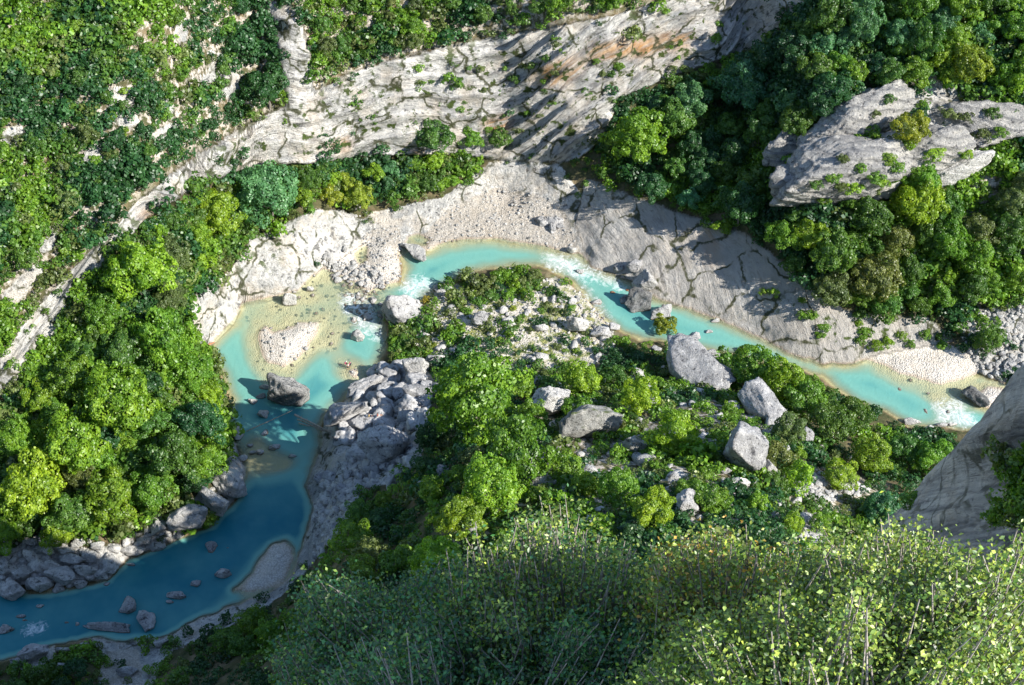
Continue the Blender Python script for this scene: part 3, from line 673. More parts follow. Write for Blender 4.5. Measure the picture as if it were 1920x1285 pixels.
B(402,1050,24,32,M_RG,'small lumpy boulder alone in the deep blue water',.8); B(425,1100,32,28,M_RG,'cracked grey boulder beside the submerged gravel spit',.8); B(339,1141,38,24,M_RG,'low pale stone at the tip of the gravel spit',.7)
B(374,1118,20,20,M_RG,'split grey stone in the blue water'); B(327,1152,16,13,M_RG); B(249,1158,34,50,M_RG,'rugged grey boulder paired with the long leaning one',.9); B(283,1188,36,60,M_RG,'long oval grey boulder leaning at the near shore',.9,R(8))
B(210,1199,92,30,M_RG,'long flat-topped rock ledge at the near shore',.7,R(-6)); B(252,1079,18,12,M_RG); B(205,1109,12,12,M_RG); B(50,1178,20,12,M_RG); B(58,1186,12,8,M_RG); B(135,1190,9,8,M_RG); B(154,1193,12,13,M_RG); B(433,1050,7,6,M_RG); B(22,1205,34,26,M_RW,look='shaded pale'); B(118,1222,30,20,M_RW,look='shaded pale'); B(160,1212,22,16,M_RW,look='shaded pale'); B(305,1212,34,22,M_RW,look='shaded pale'); B(85,1160,16,12,M_RW,look='shaded pale')
B(68,1232,62,50,M_RG,'layered pale rock in the bottom left shade',.8,R(15)); B(36,1245,30,24,M_RG); B(120,1252,26,20,M_RG); B(240,1265,44,30,M_RG); B(75,1262,30,22,M_RG)
B(1207,542,48,50,M_RW,'upper of two big boulders wedged in the right-hand channel',1.1,seed=61,sub=5); B(1194,584,54,50,M_RD,'lower darker of two big boulders in the right-hand channel',1.1,seed=63,sub=5); B(1238,603,42,42,M_RG,'pale boulder behind a yellow-green sapling in the channel',1.0,seed=65)
B(1168,577,15,26,M_RD,'small brown stone beside the darker channel boulder'); B(1148,561,13,13,M_RR,'rust-red stone in the turquoise channel',.8,sink=.35); B(883,507,10,6,M_RR,'small red stone off the bushy tip of the gravel',.6,sink=.4); B(892,499,7,4,M_RR,'tiny red stone in open turquoise water',.6,sink=.4); B(1064,521,7,6,M_RR,'tiny reddish stone amid the white water',.6)
B(1160,507,22,22,M_RG,'brownish rock against the foot of the grooved slope'); B(1190,505,34,32,M_RG,'dark ribbed rock above the two stacked boulders'); B(1087,519,16,16,M_RW); B(1340,605,17,14,M_RW,'lone pale stone in the turquoise reach by the slabs'); B(1302,641,20,28,M_RG); B(1328,633,14,14,M_RG); B(1073,472,22,20,M_RW); B(1244,578,10,12,M_RW); B(1177,552,9,9,M_RR)
B(900,607,34,32,M_RG,'conical grey boulder on the grassy gravel',1.1,seed=71); B(1083,618,46,44,M_RW,'round pale boulder at the right of the grassy gravel',1.0,seed=73); B(1016,621,28,22,M_RW,'low white stone in the middle of the grassy gravel'); B(883,526,22,24,M_RW,'white boulder at the waterside thicket',1.0)
B(829,554,24,22,M_RW,'small white boulder beside a yellow bush'); B(955,509,14,15,M_RW); B(1126,632,42,34,M_RG,'grey boulder near the right of the grassy gravel'); B(1151,618,24,24,M_RG)
B(1302,708,90,185,M_RG,'long slanting grey slab boulder in the bushes by the river',.8,R(42),seed=81,sub=5,sharp=20); B(1432,782,66,135,M_RG,'tall grey blade-shaped boulder among peninsula bushes',.95,R(30),seed=83,sub=5,sharp=20)
B(1332,674,42,34,M_RG,'grey boulder above the long slanting slab'); B(1390,663,26,20,M_RW); B(1392,872,94,84,M_RG,'big grey boulder with a sheer flat face on the peninsula',1.6,R(15),seed=87,sub=5,sharp=24); B(1438,892,40,56,M_RW,'white craggy boulder against the big sheer-faced one',1.3,seed=89); B(1385,912,44,30,M_RW,'low white boulder below the big sheer-faced one')
B(1510,830,30,56,M_RG,'slim leaning boulder in bushes right of the blade boulder',1.3,R(25)); B(1031,775,76,62,M_RW,'rough squarish pale boulder right of the biggest round tree',1.0,seed=91,sub=5); B(1098,818,122,88,M_RM,'broad sloping boulder with a mossy top',1.0,R(25),seed=93,sub=5); B(1185,848,86,52,M_RM,'low mossy boulder right of the broad sloping one',.9,R(-10)); B(1236,852,40,26,M_RM)
B(781,704,48,68,M_RW,'white pointed boulder left of the biggest round tree',1.3,R(20),seed=97); B(815,681,40,32,M_RW); B(787,748,68,42,M_RG,'smooth grey boulder at the foot of the biggest round tree',.9,R(-20)); B(705,708,28,26,M_RW,'half-lit white boulder at the shaded shore'); B(722,862,100,76,M_RG,'broad flat-topped boulder in the shade of the peninsula',1.0,seed=101,sub=5,sharp=20)
B(1285,956,46,72,M_RG,'narrow grey boulder among near peninsula trees',1.3); B(876,1012,62,60,M_RG,'shaded grey boulder between two lime trees',1.2); B(1032,914,80,36,M_RM,'long low boulder behind a dark tree',.9,R(20)); B(830,890,30,38,M_RG); B(796,912,30,24,M_RG); B(1110,756,20,18,M_RW)
B(650,790,90,70,M_RG,'great shaded shelf boulder where the drift logs rest',.8,R(20),seed=103,sub=5); B(690,735,90,50,M_RG,'long shaded shelf rock above the drift logs',.7,R(25),seed=105,sub=5)
B(1828,752,34,66,M_RD,'dark long boulder in the right-hand rapids',.9,R(38),seed=107); B(1909,715,32,32,M_RG,'rounded grey boulder at the right edge'); B(1708,797,38,22,M_RW,'pale rock at the outlet of the right-hand rapids'); B(1732,782,9,16,M_RW); B(1762,800,26,16,M_RW); B(1784,800,20,14,M_RW); B(1740,806,20,14,M_RW)
B(1450,895,24,26,M_RW); B(1360,888,24,20,M_RG); B(1545,880,18,14,M_RW); B(1470,850,26,30,M_RG); B(1400,760,24,22,M_RG); B(1230,660,22,18,M_RG)
rs = np.random.RandomState(4)
def scatter_px(poly, n, seed):
    r = np.random.RandomState(seed); p = np.array(poly); out = []
    while len(out) < n:
        a = r.uniform(p.min(0), p.max(0)); 
        if poly_mask(np.array([a[0]]), np.array([a[1]]), poly)[0]: out.append(a)
    return out
TEMPL = {}
def small_boulder(px, py, s_px, m, look, k):
    key = (k % 10, m.name)
    if key not in TEMPL: TEMPL[key] = mesh_np('boulder', *[q for q in rock_shape(300 + key[0], 4, 14, 40, .2)], m, False)
    x, y, z = hit(px, py, 0.0); s = project(x, y, z)[2] / FPX * s_px / 2
    r_ = random.Random(k)
    o = add('boulder', TEMPL[key], loc=(x, y, max(z, -.2) + s * .25), rot=(r_.uniform(-.2, .2), r_.uniform(-.2, .2), r_.uniform(0, 6.28)), scale=(s * r_.uniform(.85, 1.2), s * r_.uniform(.75, 1), s * r_.uniform(.6, .95)))
    o['category'] = 'boulder'; o['group'] = 'boulders along the river'; want_label(o, 'boulder', look, px, py)
k = 0
for poly, n, lo, hi, m, look in [
    ([(640,770),(700,700),(750,690),(830,700),(800,770),(790,860),(750,920),(690,900),(640,850)], 66, 18, 54, M_RG, 'shaded grey'),
    ([(610,860),(700,900),(650,980),(590,1060),(575,1000)], 18, 14, 34, M_RG, 'shaded grey'),
    ([(600,470),(690,460),(740,530),(700,620),(660,620),(640,560)], 20, 9, 18, M_RW, 'small pale'),
    ([(980,400),(1060,400),(1060,430),(1000,430)], 6, 14, 26, M_RG, 'brown-grey'),
    ([(1850,660),(1920,660),(1920,720),(1870,712)], 14, 10, 24, M_RG, 'small grey'),
    ([(0,1010),(230,1010),(235,1045),(190,1085),(0,1090)], 13, 12, 24, M_RW, 'small pale'),
    ([(1130,640),(1500,800),(1560,880),(1350,950),(1000,900),(960,800)], 20, 12, 26, M_RW, 'small pale'),
    ([(1640,670),(1890,800),(1720,800)], 5, 6, 10, M_RW, 'small pale'),
    ([(800,540),(1120,560),(1140,660),(800,660)], 14, 8, 14, M_RW, 'small pale'),
    ([(440,490),(640,400),(640,420),(460,520)], 8, 9, 15, M_RW, 'small pale')]:
    for (a, b) in scatter_px(poly, n, 50 + k):
        small_boulder(a, b, rs.uniform(lo, hi), m, look, k); k += 1
# loose rubble: uncountable stones along the banks, one mesh
TV, TF = [], []
RT = [rock_shape(400 + i, 2, 11, 30, .2) for i in range(6)]
off = 0
for poly, n, lo, hi in [(SHALLOW[0], 230, .08, .3), ([(600,480),(700,500),(740,540),(710,620),(660,620),(640,560)], 420, .12, .42), (GRAVEL[1], 300, .08, .25), (GRAVEL[2], 400, .08, .24), (GRAVEL[4], 700, .08, .3), ([(640,760),(800,700),(790,860),(640,960)], 350, .2, .6),
                        (ROCK[8], 260, .2, .6), ([(1000,720),(1250,680),(1560,820),(1640,900),(1500,1020),(1100,1000),(960,880)], 150, .4, 1.15), ([(760,540),(1140,560),(1150,680),(780,690)], 70, .3, .9), ([(600,900),(700,900),(640,1000),(590,1060)], 120, .3, .9), ([(0,1050),(230,1050),(200,1100),(0,1110)], 60, .3, .8), ([(1780,600),(1920,570),(1920,740),(1840,700)], 450, .15, .5), (ROCK[12], 250, .15, .5), (ROCK[13], 200, .15, .45), ([(560,290),(700,410),(440,470),(430,440)], 130, .2, .45), (ROCK[14], 120, .2, .5)]:
    s = np.array(scatter_px(poly, n, n)); X, Y, Z, _t = hits(s[:, 0], s[:, 1], 0.0)
    for i in range(n):
        r_ = rs.uniform(lo, hi) * rs.choice([.6, 1, 1.4]); a = rs.uniform(0, 6.28); P_, F_ = RT[i % 6]
        c, s1 = math.cos(a), math.sin(a); Q = (P_ * np.array([r_ * 1.2, r_, r_ * .8])) @ np.array([[c, s1, 0], [-s1, c, 0], [0, 0, 1]])
        TV.append(Q + np.array([X[i], Y[i], Z[i] + r_ * .2])); TF.append(F_ + off); off += len(P_)
o = add('rubble', mesh_np('rubble', np.vstack(TV), np.vstack(TF), M_RW, False)); o['kind'] = 'stuff'

# ------------------------------------------------------------------ the striped outcrop
outcrop = bpy.data.objects.new('rock_outcrop', None); COL.objects.link(outcrop)
ox, oy, oz = hit(1600, 330); outcrop.location = (ox, oy, oz)
tag(outcrop, 'big banded limestone outcrop of leaning fins standing out of the right-hand woods', 'rock outcrop')
def fin(name, px, py, L, W, Hh, yaw, pitch, seed, lift, m=M_RS, roll=0.0, led=.55):
    P, F = rock_shape(seed, 6 if L > 7 else 5, 24, 26, .20)
    Q = P * np.array([L, W, Hh])
    sc = Q[:, 0] * .42 + Q[:, 2] * .8 + Q[:, 1] * .25 + 1.0 * fbm(Q * .16 + seed, 3, seed)
    Q = Q * (1 + (np.mod(sc / 1.5, 1.0) ** 2 * led / (np.linalg.norm(Q / np.array([L, W, Hh]), axis=1) + .2) / W * 1.0)[:, None] * np.array([.3, 1, .8]))
    cr, sr = math.cos(pitch), math.sin(pitch); Q = Q @ np.array([[1, 0, 0], [0, math.cos(roll), math.sin(roll)], [0, -math.sin(roll), math.cos(roll)]])
    Q = Q @ np.array([[cr, 0, sr], [0, 1, 0], [-sr, 0, cr]])
    cy, sy = math.cos(yaw), math.sin(yaw); Q = Q @ np.array([[cy, sy, 0], [-sy, cy, 0], [0, 0, 1]])
    x, y, z = hit(px, py, lift)
    me = mesh_np(name, Q, F, m, False); return add(name, me, outcrop, loc=(x - ox, y - oy, z + lift - oz))
fin('rock_fin', 1608, 232, 12.0, 4.4, 5.6, R(20), R(18), 201, 1.0, roll=R(-18))
fin('rock_fin', 1590, 318, 15.5, 6.0, 6.0, R(13), R(12), 202, .4, roll=R(-18))
fin('rock_fin', 1470, 285, 4.6, 2.2, 3.4, R(28), R(22), 203, 1.5, roll=R(-20))
fin('rock_fin', 1510, 345, 7.0, 3.0, 4.0, R(5), R(8), 204, 1.5, roll=R(-20))
fin('rock_block', 1735, 285, 8.5, 4.4, 5.0, R(12), R(8), 207, -.5)
fin('rock_block', 1835, 235, 10.5, 5.0, 5.0, R(-8), R(6), 205, .8)
fin('rock_block', 1800, 318, 6.0, 2.4, 4.2, R(18), R(12), 206, 2.0, M_RW, led=.2)

# ------------------------------------------------------------------ trees
def quads(C, Nn, size, rs, asp=(1.0, 1.6)):
    n = len(C); a = rs.normal(size=(n, 3)); t = np.cross(Nn, a); t /= np.linalg.norm(t, axis=1)[:, None] + 1e-9; b = np.cross(Nn, t)
    s = size * rs.uniform(.6, 1.35, n)[:, None]; l = s * rs.uniform(*asp, n)[:, None]
    V = np.stack([C - t * s * .5 , C - b * l * .5 + Nn * s * .12, C + t * s * .5, C + b * l * .5 - Nn * s * .10], 1).reshape(-1, 3)
    F = np.arange(4 * n).reshape(n, 4); return V, F
def crown_cloud(seed, n, nl=38, zs=.8, lobe=(.26, .42), low=-.25, up=.35):
    rs = np.random.RandomState(seed)
    d = rs.normal(size=(nl * 3, 3)); d /= np.linalg.norm(d, axis=1)[:, None]; d = d[d[:, 2] > low][:nl]
    rad = rs.uniform(.42, .92, len(d))[:, None]; rad[::7] *= 1.15; c = d * rad; lr = rs.uniform(*lobe, len(d))
    c = np.vstack([c, [[0, 0, .2]]]); lr = np.r_[lr, .5]
    lvv = rs.uniform(0, 1, len(c))
    li = rs.choice(len(c), n * 2, p=lr ** 2 / np.sum(lr ** 2))
    e = rs.normal(size=(n * 2, 3)); e += 0.9 * c[li] / (np.linalg.norm(c[li], axis=1)[:, None] + .1) + np.array([0, 0, up]); e /= np.linalg.norm(e, axis=1)[:, None]
    p = c[li] + e * (lr[li] * rs.uniform(.72, 1.06, n * 2) ** .5)[:, None]
    # drop what sits inside another lobe
    keep = np.ones(len(p), bool)
    for j in range(len(c)):
        keep &= ~((np.linalg.norm(p - c[j], axis=1) < lr[j] * .72) & (li != j))
    keep &= p[:, 2] > -.75
    p, e, li = p[keep][:n], e[keep][:n], li[keep][:n]
    p = p * (1 + .34 * fbm(p * 1.7 + seed, 3, seed)[:, None]) * np.array([1, 1, zs])
    nn = e + rs.normal(size=e.shape) * .45; nn /= np.linalg.norm(nn, axis=1)[:, None]
    lv = np.clip(.45 * lvv[li] + .55 * rs.uniform(0, 1, len(p)), 0, 1)
    return p, nn, lv, rs
def crown_mesh(name, seed, Rm, n, leaf, zs=.8, **kw):
    p, nn, lv, rs = crown_cloud(seed, n, zs=zs, **kw)
    V, F = quads(p * Rm, nn, leaf, rs)
    return mesh_np(name, V, F, M_LEAF, False, dict(lv=('FLOAT', np.repeat(lv, 4))))
def tube(path, rad, seg=6):
    path = np.array(path, float); V = []; 
    for i, p in enumerate(path):
        d = path[min(i + 1, len(path) - 1)] - path[max(i - 1, 0)]; d /= np.linalg.norm(d) + 1e-9
        a = np.cross(d, [0.3, .9, .2]); a /= np.linalg.norm(a) + 1e-9; b = np.cross(d, a)
        for k in range(seg):
            th = 2 * math.pi * k / seg; V.append(p + (a * math.cos(th) + b * math.sin(th)) * rad[i])
    F = [[i * seg + k, i * seg + (k + 1) % seg, (i + 1) * seg + (k + 1) % seg, (i + 1) * seg + k] for i in range(len(path) - 1) for k in range(seg)]
    return np.array(V), np.array(F)
def join(parts):
    V, F, o = [], [], 0
    for v_, f_ in parts: V.append(v_); F.append(f_ + o); o += len(v_)
    return np.vstack(V), np.vstack(F)
def trunk_mesh(seed, h, Rm, r0):
    rs = np.random.RandomState(seed); parts = []
    top = np.array([rs.uniform(-.3, .3), rs.uniform(-.3, .3), h * 1.25]); mid = top * .5 + rs.uniform(-.15, .15, 3)
    parts.append(tube([(0, 0, -.8), (0, 0, 0), mid, top], [r0 * 1.3, r0 * 1.1, r0 * .8, r0 * .5]))
    for k in range(7):
        a = k * 0.9 + rs.uniform(0, .5); st_ = top * rs.uniform(.55, 1.0); e = st_ + np.array([math.cos(a) * Rm * .62, math.sin(a) * Rm * .62, Rm * rs.uniform(.3, .8)])
        m_ = (st_ + e) / 2 + np.array([0, 0, -Rm * .06]); parts.append(tube([st_, m_, e], [r0 * .42, r0 * .28, r0 * .08], 5))
    V, F = join(parts); return mesh_np('trunk', V, F, M_BARK, True)
BIG = [(crown_mesh('crown', 1000 + i, 4.0, 8000, .25, zs=z_, nl=nl_, lobe=(.15, .31)), trunk_mesh(20 + i, 2.2, 4.0, .22), 4.0, 2.2) for i, (z_, nl_) in enumerate([(.8, 70), (.95, 84), (.72, 64), (.85, 90), (1.1, 76), (.78, 100)])]
MID = [(crown_mesh('crown', 1100 + i, 2.4, 3800, .2, zs=z_, nl=nl_, lobe=(.18, .36)), trunk_mesh(40 + i, 1.2, 2.4, .12), 2.4, 1.2) for i, (z_, nl_) in enumerate([(.85, 40), (.95, 46), (.75, 52), (1.15, 42), (.8, 36)])]
SHR = [crown_mesh('shrub', 1200 + i, 1.3, 1300, .16, zs=.75, nl=20, lobe=(.22, .42)) for i in range(5)]
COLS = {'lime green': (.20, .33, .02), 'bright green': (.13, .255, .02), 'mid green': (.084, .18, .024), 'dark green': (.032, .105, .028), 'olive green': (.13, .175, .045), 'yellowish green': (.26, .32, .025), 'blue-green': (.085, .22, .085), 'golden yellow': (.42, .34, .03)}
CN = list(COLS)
NT_, NS_ = 0, 0
TREE_POS = []
def tree(px, py, rpx, colname, label=None, v=None, zsc=1.0, base=None):
    """px,py,rpx: where the crown shows on the photo and its half width there"""
    global NT_; NT_ += 1; r_ = random.Random(NT_ * 13 + 1)
    z0 = 1.2 * rpx * .095
    x, y, z = hit(px, py, z0); s = project(x, y, z + z0)[2] / FPX; Rw = rpx * s
    src = BIG if Rw > 2.6 else MID
    cr, tk, R0, th = src[v if v is not None else r_.randrange(len(src))]
    k = Rw / R0
    root = bpy.data.objects.new('tree', None); COL.objects.link(root); root.empty_display_size = .5
    root.location = (x, y, z - .2); root.rotation_euler = (r_.uniform(-.06, .06), r_.uniform(-.06, .06), r_.uniform(0, 6.28)); root.scale = (k * r_.uniform(.85, 1.12), k * r_.uniform(.85, 1.12), k * zsc * r_.uniform(.9, 1.15))
    root['category'] = 'tree'; root['group'] = 'trees of the gorge'
    c = add('crown', cr, root, loc=(0, 0, th + R0 * .62)); t = add('trunk', tk, root)
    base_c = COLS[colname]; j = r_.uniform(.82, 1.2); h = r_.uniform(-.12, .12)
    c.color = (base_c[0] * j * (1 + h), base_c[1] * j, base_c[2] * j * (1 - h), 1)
    if label: root['label'] = label
    else:
        want_label(root, 'tree', ('large ' if rpx > 40 else 'small ' if rpx < 22 else '') + colname, px, py)
    TREE_POS.append((px, py, rpx)); return root
def shrub(px, py, rpx, colname, label=None):
    global NS_; NS_ += 1; r_ = random.Random(NS_ * 17 + 5)
    x, y, z = hit(px, py, .5); s = project(x, y, z)[2] / FPX; k = rpx * s / 1.3
    o = add('shrub', SHR[NS_ % 5], loc=(x, y, z + .45 * k), rot=(0, 0, r_.uniform(0, 6.28)), scale=(k, k, k * r_.uniform(.8, 1.15)))
    b = COLS[colname]; j = r_.uniform(.8, 1.2); o.color = (b[0] * j, b[1] * j, b[2] * j, 1)
    o['category'] = 'shrub'; o['group'] = 'shrubs of the gorge'
    if label: o['label'] = label
    else: want_label(o, 'shrub', ('tiny ' if rpx < 8 else '') + colname, px, py)
    return o
# trees one can single out
tree(888,744,84,'bright green','biggest round bright green tree on the peninsula',0,1.15)
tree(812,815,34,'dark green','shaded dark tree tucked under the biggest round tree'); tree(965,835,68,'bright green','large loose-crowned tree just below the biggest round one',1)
tree(915,905,56,'lime green','lime tree below the two biggest peninsula trees'); tree(862,965,44,'lime green','lime green tree in front of dark bushes on the near peninsula'); tree(660,1004,38,'lime green','sunlit lime tree alone amid shaded bushes near the shore')
tree(820,1045,46,'lime green','dome-shaped lime tree at the edge of the near shade'); tree(745,1045,36,'bright green'); tree(1270,805,45,'lime green','glowing round lime tree in the middle of the peninsula',0)
tree(1225,940,44,'lime green','bushy lime tree left of the narrow grey boulder'); tree(1160,910,40,'bright green'); tree(1640,850,38,'lime green','round lime tree above the near rock buttress'); tree(1755,855,42,'bright green'); tree(1700,840,30,'mid green')
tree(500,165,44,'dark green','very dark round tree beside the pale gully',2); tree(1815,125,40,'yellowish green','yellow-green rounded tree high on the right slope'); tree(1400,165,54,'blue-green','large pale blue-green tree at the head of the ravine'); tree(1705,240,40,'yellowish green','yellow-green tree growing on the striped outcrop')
tree(505,365,58,'blue-green','large blue-green tree at the inner end of the cliff foot'); tree(405,400,48,'lime green','bright lime tree at the cliff foot on the left bank'); tree(258,520,66,'lime green','large lime tree high in the left wood'); tree(135,715,44,'bright green','round tree at the edge of the dark left chute'); tree(225,755,62,'lime green','large yellowish-lit tree in the middle of the left wood')
tree(140,820,60,'lime green','broad lime tree near the bottom of the left wood'); tree(320,860,54,'mid green'); tree(300,640,60,'bright green'); tree(230,650,44,'mid green'); tree(350,700,46,'bright green'); tree(372,795,44,'dark green','dark tree leaning over the turquoise pool'); tree(60,910,60,'lime green'); tree(280,790,40,'mid green'); tree(205,930,50,'lime green'); tree(290,915,44,'bright green'); tree(130,960,46,'mid green'); tree(30,820,40,'bright green')
tree(1245,612,24,'yellowish green','thin yellow-green sapling leaning over the channel'); tree(1855,640,28,'mid green','lone grey-green bush tree on the right-hand gravel bank'); tree(1420,690,46,'bright green','round tree leaning to the river below the slanting slab'); tree(1470,720,40,'lime green'); tree(1510,745,42,'bright green'); tree(1560,790,42,'mid green'); tree(1480,800,34,'olive green'); tree(1600,780,32,'mid green')
tree(1720,390,50,'lime green','large lime tree below the striped outcrop'); tree(1630,400,44,'mid green'); tree(1730,335,34,'bright green'); tree(1560,480,44,'mid green'); tree(1640,520,50,'olive green'); tree(1780,460,44,'bright green'); tree(1200,270,52,'bright green','leafy tree half in the ravine shade'); tree(1265,225,40,'mid green'); tree(1660,950,38,'blue-green','pale round blue-green tree beside the scree'); 
tree(815,265,36,'mid green','thick tree on the ledge under the cliff'); tree(885,262,22,'bright green'); tree(935,262,22,'mid green')
# the woods: crowns packed by zone
def clear_of(px, py, r, f=.72):
    return all((px - a) ** 2 + (py - b) ** 2 > (f * (r + c)) ** 2 for a, b, c in TREE_POS)
AVOID = mask([RIVER] + [CRAG, ROCK[0], ROCK[1], GRAVEL[1], ROCK[2], ROCK[3], ROCK[7], ROCK[8], GRAVEL[3], GRAVEL[4]], 1.0)
def wood(poly, n, lo, hi, cols, seed, f=.72):
    r = random.Random(seed); p = np.array(poly, float); c = 0
    for _ in range(n * 40):
        if c >= n: break
        a = r.uniform(p[:, 0].min(), p[:, 0].max()); b = r.uniform(p[:, 1].min(), p[:, 1].max()); rr = lo + (hi - lo) * r.random() ** 1.4
        if not poly_mask(np.array([a]), np.array([b]), poly)[0] or smp(AVOID, np.array([a]), np.array([b]))[0] > .5 or not clear_of(a, b, rr, f) or smp(M_CLIFF, np.array([a, a - .6 * rr, a + .3 * rr, a]), np.array([b - .8 * rr, b - .6 * rr, b - .8 * rr, b + .5 * rr])).max() > .4: continue
        tree(a, b, rr, r.choice(cols)); c += 1
Lm, Br, Md, Dk, Ol, Ye, Bl, Go = CN
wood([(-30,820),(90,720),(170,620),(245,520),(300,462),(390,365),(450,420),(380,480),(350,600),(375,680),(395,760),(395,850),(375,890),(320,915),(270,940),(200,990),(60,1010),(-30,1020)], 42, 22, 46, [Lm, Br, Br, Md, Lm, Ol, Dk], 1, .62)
wood([(290,430),(420,340),(560,310),(700,300),(700,385),(600,392),(500,415),(440,445),(400,490),(350,540)], 14, 16, 28, [Lm, Br, Md, Ye], 2)
wood([(670,270),(760,235),(860,235),(1000,232),(1080,240),(900,290),(880,340),(760,360),(690,330)], 12, 13, 22, [Br, Md, Lm, Bl], 3)
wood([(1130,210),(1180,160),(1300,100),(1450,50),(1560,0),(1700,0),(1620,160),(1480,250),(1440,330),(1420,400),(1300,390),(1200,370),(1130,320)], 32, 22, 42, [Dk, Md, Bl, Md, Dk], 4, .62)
wood([(1560,-20),(1950,-20),(1950,170),(1880,180),(1700,150),(1620,170),(1540,100)], 26, 22, 40, [Br, Lm, Md, Bl, Br], 5, .62)
wood([(1420,390),(1560,390),(1700,370),(1830,400),(1930,330),(1930,555),(1800,560),(1700,595),(1560,560),(1460,480)], 26, 22, 40, [Br, Lm, Md, Ol, Md], 6, .62)
wood([(1180,655),(1250,680),(1400,850),(1640,880),(1700,880),(1760,930),(1640,1010),(1500,1060),(1200,1060),(1000,1060),(860,1100),(600,1080),(660,960),(760,900),(820,800),(960,720),(1150,680)], 44, 18, 34, [Br, Br, Lm, Md, Dk, Ol], 7, .66)
wood([(590,0),(1230,0),(1100,30),(850,80),(700,115),(610,135)], 18, 13, 22, [Md, Br, Ol, Md], 8, .8)
wood([(-20,-20),(480,-20),(520,150),(400,190),(280,280),(160,400),(-20,560)], 26, 13, 26, [Md, Br, Ol, Dk], 9, .9)
wood([(250,1300),(300,1225),(450,1150),(560,1090),(640,1070),(800,1110),(800,1300)], 16, 24, 38, [Md, Br, Dk, Br], 10, .62)
wood([(100,1215),(165,1210),(175,1300),(0,1300),(0,1265)], 5, 20, 30, [Dk, Md], 11, .7)
# shrubs one can count
def shrubs(poly, n, lo, hi, cols, seed):
    r = random.Random(seed)
    for a, b in scatter_px(poly, n, seed): shrub(a, b, r.uniform(lo, hi), r.choice(cols))
shrub(797,563,9,Go,'golden yellow bush at the rapids end of the grassy gravel')
shrubs([(850,560),(880,515),(1000,505),(1020,530),(940,560),(900,580)], 24, 9, 18, [Br, Md, Lm, Ol], 21)
shrubs([(800,560),(1060,560),(1120,600),(1100,680),(800,690)], 34, 5, 11, [Ol, Lm, Ye, Br], 22)
shrubs([(730,640),(800,640),(840,690),(760,690)], 10, 9, 15, [Br, Lm], 23)
shrubs([(600,180),(1200,80),(1250,120),(1100,240),(700,280)], 36, 5, 11, [Md, Ol, Br], 24)
shrubs([(1700,180),(1890,200),(1850,300),(1700,350),(1620,300)], 22, 8, 15, [Md, Ol, Br], 25)
shrubs([(1400,520),(1600,600),(1780,620),(1780,660),(1560,650)], 22, 6, 13, [Br, Lm], 26)
shrubs([(0,60),(500,30),(360,220),(0,540)], 60, 9, 16, [Md, Br, Ol, Lm], 27)
shrubs([(1180,660),(1600,800),(1600,1000),(1000,1000),(1000,720)], 60, 9, 17, [Br, Lm, Ol, Md], 28)
shrubs([(1330,420),(1370,410),(1370,430),(1340,440)], 3, 10, 15, [Br, Lm], 29)

# ------------------------------------------------------------------ undergrowth: one mesh of low scrub
ur = np.random.RandomState(77)
temps = []
for i in range(8):
    p, nn, lv, rs_ = crown_cloud(1500 + i, 230, nl=12, zs=.72, lobe=(.25, .45)); V, F = quads(p, nn, .20, rs_); temps.append((V, F, np.repeat(lv, 4)))
NOVEG = np.clip(mask([RIVER], .8) + mask([ROCK[0], ROCK[1], GRAVEL[1], ROCK[2], ROCK[7], ROCK[8], ROCK[9], ROCK[13], ROCK[14], GRAVEL[3]] + ROCK[4:7] + LEDGES, 1.2) + .8 * mask([CRAG], 1.2) + .6 * mask([ROCK[10]], 1.2) + .965 * mask([ROCK[3]], 1.2) + .78 * mask([GRAVEL[4]], 1.5) + .75 * mask([ROCK[12], ROCK[11], ROCK[15]], 1.5), 0, 1)
SPARSE_V = mask(sparse_poly[:2], 3)
def undergrowth(n, box, seed, smin, smax):
    r = np.random.RandomState(seed); a = r.uniform(box[0], box[2], n); b = r.uniform(box[1], box[3], n)
    k = r.uniform(0, 1, n) > np.maximum(smp(NOVEG, a, b), .85 * np.maximum(smp(NOVEG, a, b + 7 + 5 * smax), smp(NOVEG, a, b - 7 - 3 * smax))); a, b = a[k], b[k]
    if smax > 2.2 and box[0] < 0: k = (b > 800 - a * 1.28); a, b = a[k], b[k]
    clump = fbm(np.stack([a * .012, b * .012, a * 0], 1), 4, seed)
    thin = smp(SPARSE_V, a, b) * np.clip(.20 - clump * 1.5, 0, .8)
    k = r.uniform(0, 1, len(a)) > thin; a, b = a[k], b[k]
    X, Y, Z, T = hits(a, b, .3); ok = (T < 329) & (Z > .25) & ~((Y < 92) & (X > 30) & ((a < 1868) | (b < 825) | (b > 1010)))
    return X[ok], Y[ok], Z[ok], r.uniform(smin, smax, ok.sum()) * r.choice([.7, 1, 1, 1.35], ok.sum())
packs = [undergrowth(9000, (-60, -60, 1980, 760), 5, .55, 1.25), undergrowth(6000, (-60, 640, 1980, 1290), 6, .5, 1.15), undergrowth(3800, (-60, -60, 900, 700), 7, .9, 1.9), undergrowth(1200, (1130, 0, 1600, 420), 8, .8, 1.6), undergrowth(1300, (-20, 470, 430, 1000), 9, 1.2, 2.3), undergrowth(1500, (1400, -20, 1940, 600), 10, 1.1, 2.2), undergrowth(420, (700, 680, 1800, 1040), 11, 1.0, 1.8), undergrowth(900, (1960, -100, 2260, 680), 12, 1.2, 2.4), undergrowth(900, (-300, -100, -40, 1000), 13, 1.2, 2.4)]
X, Y, Z, S = [np.concatenate([p[i] for p in packs]) for i in range(4)]
rx_, ry_ = ur.uniform(-30, 36, 1500), ur.uniform(-14, 10, 1500); kp_ = (ry_ < 2.5) | (np.abs(rx_) > 7.5); rx_, ry_ = rx_[kp_], ry_[kp_]     # scrub on the rim behind the near thicket
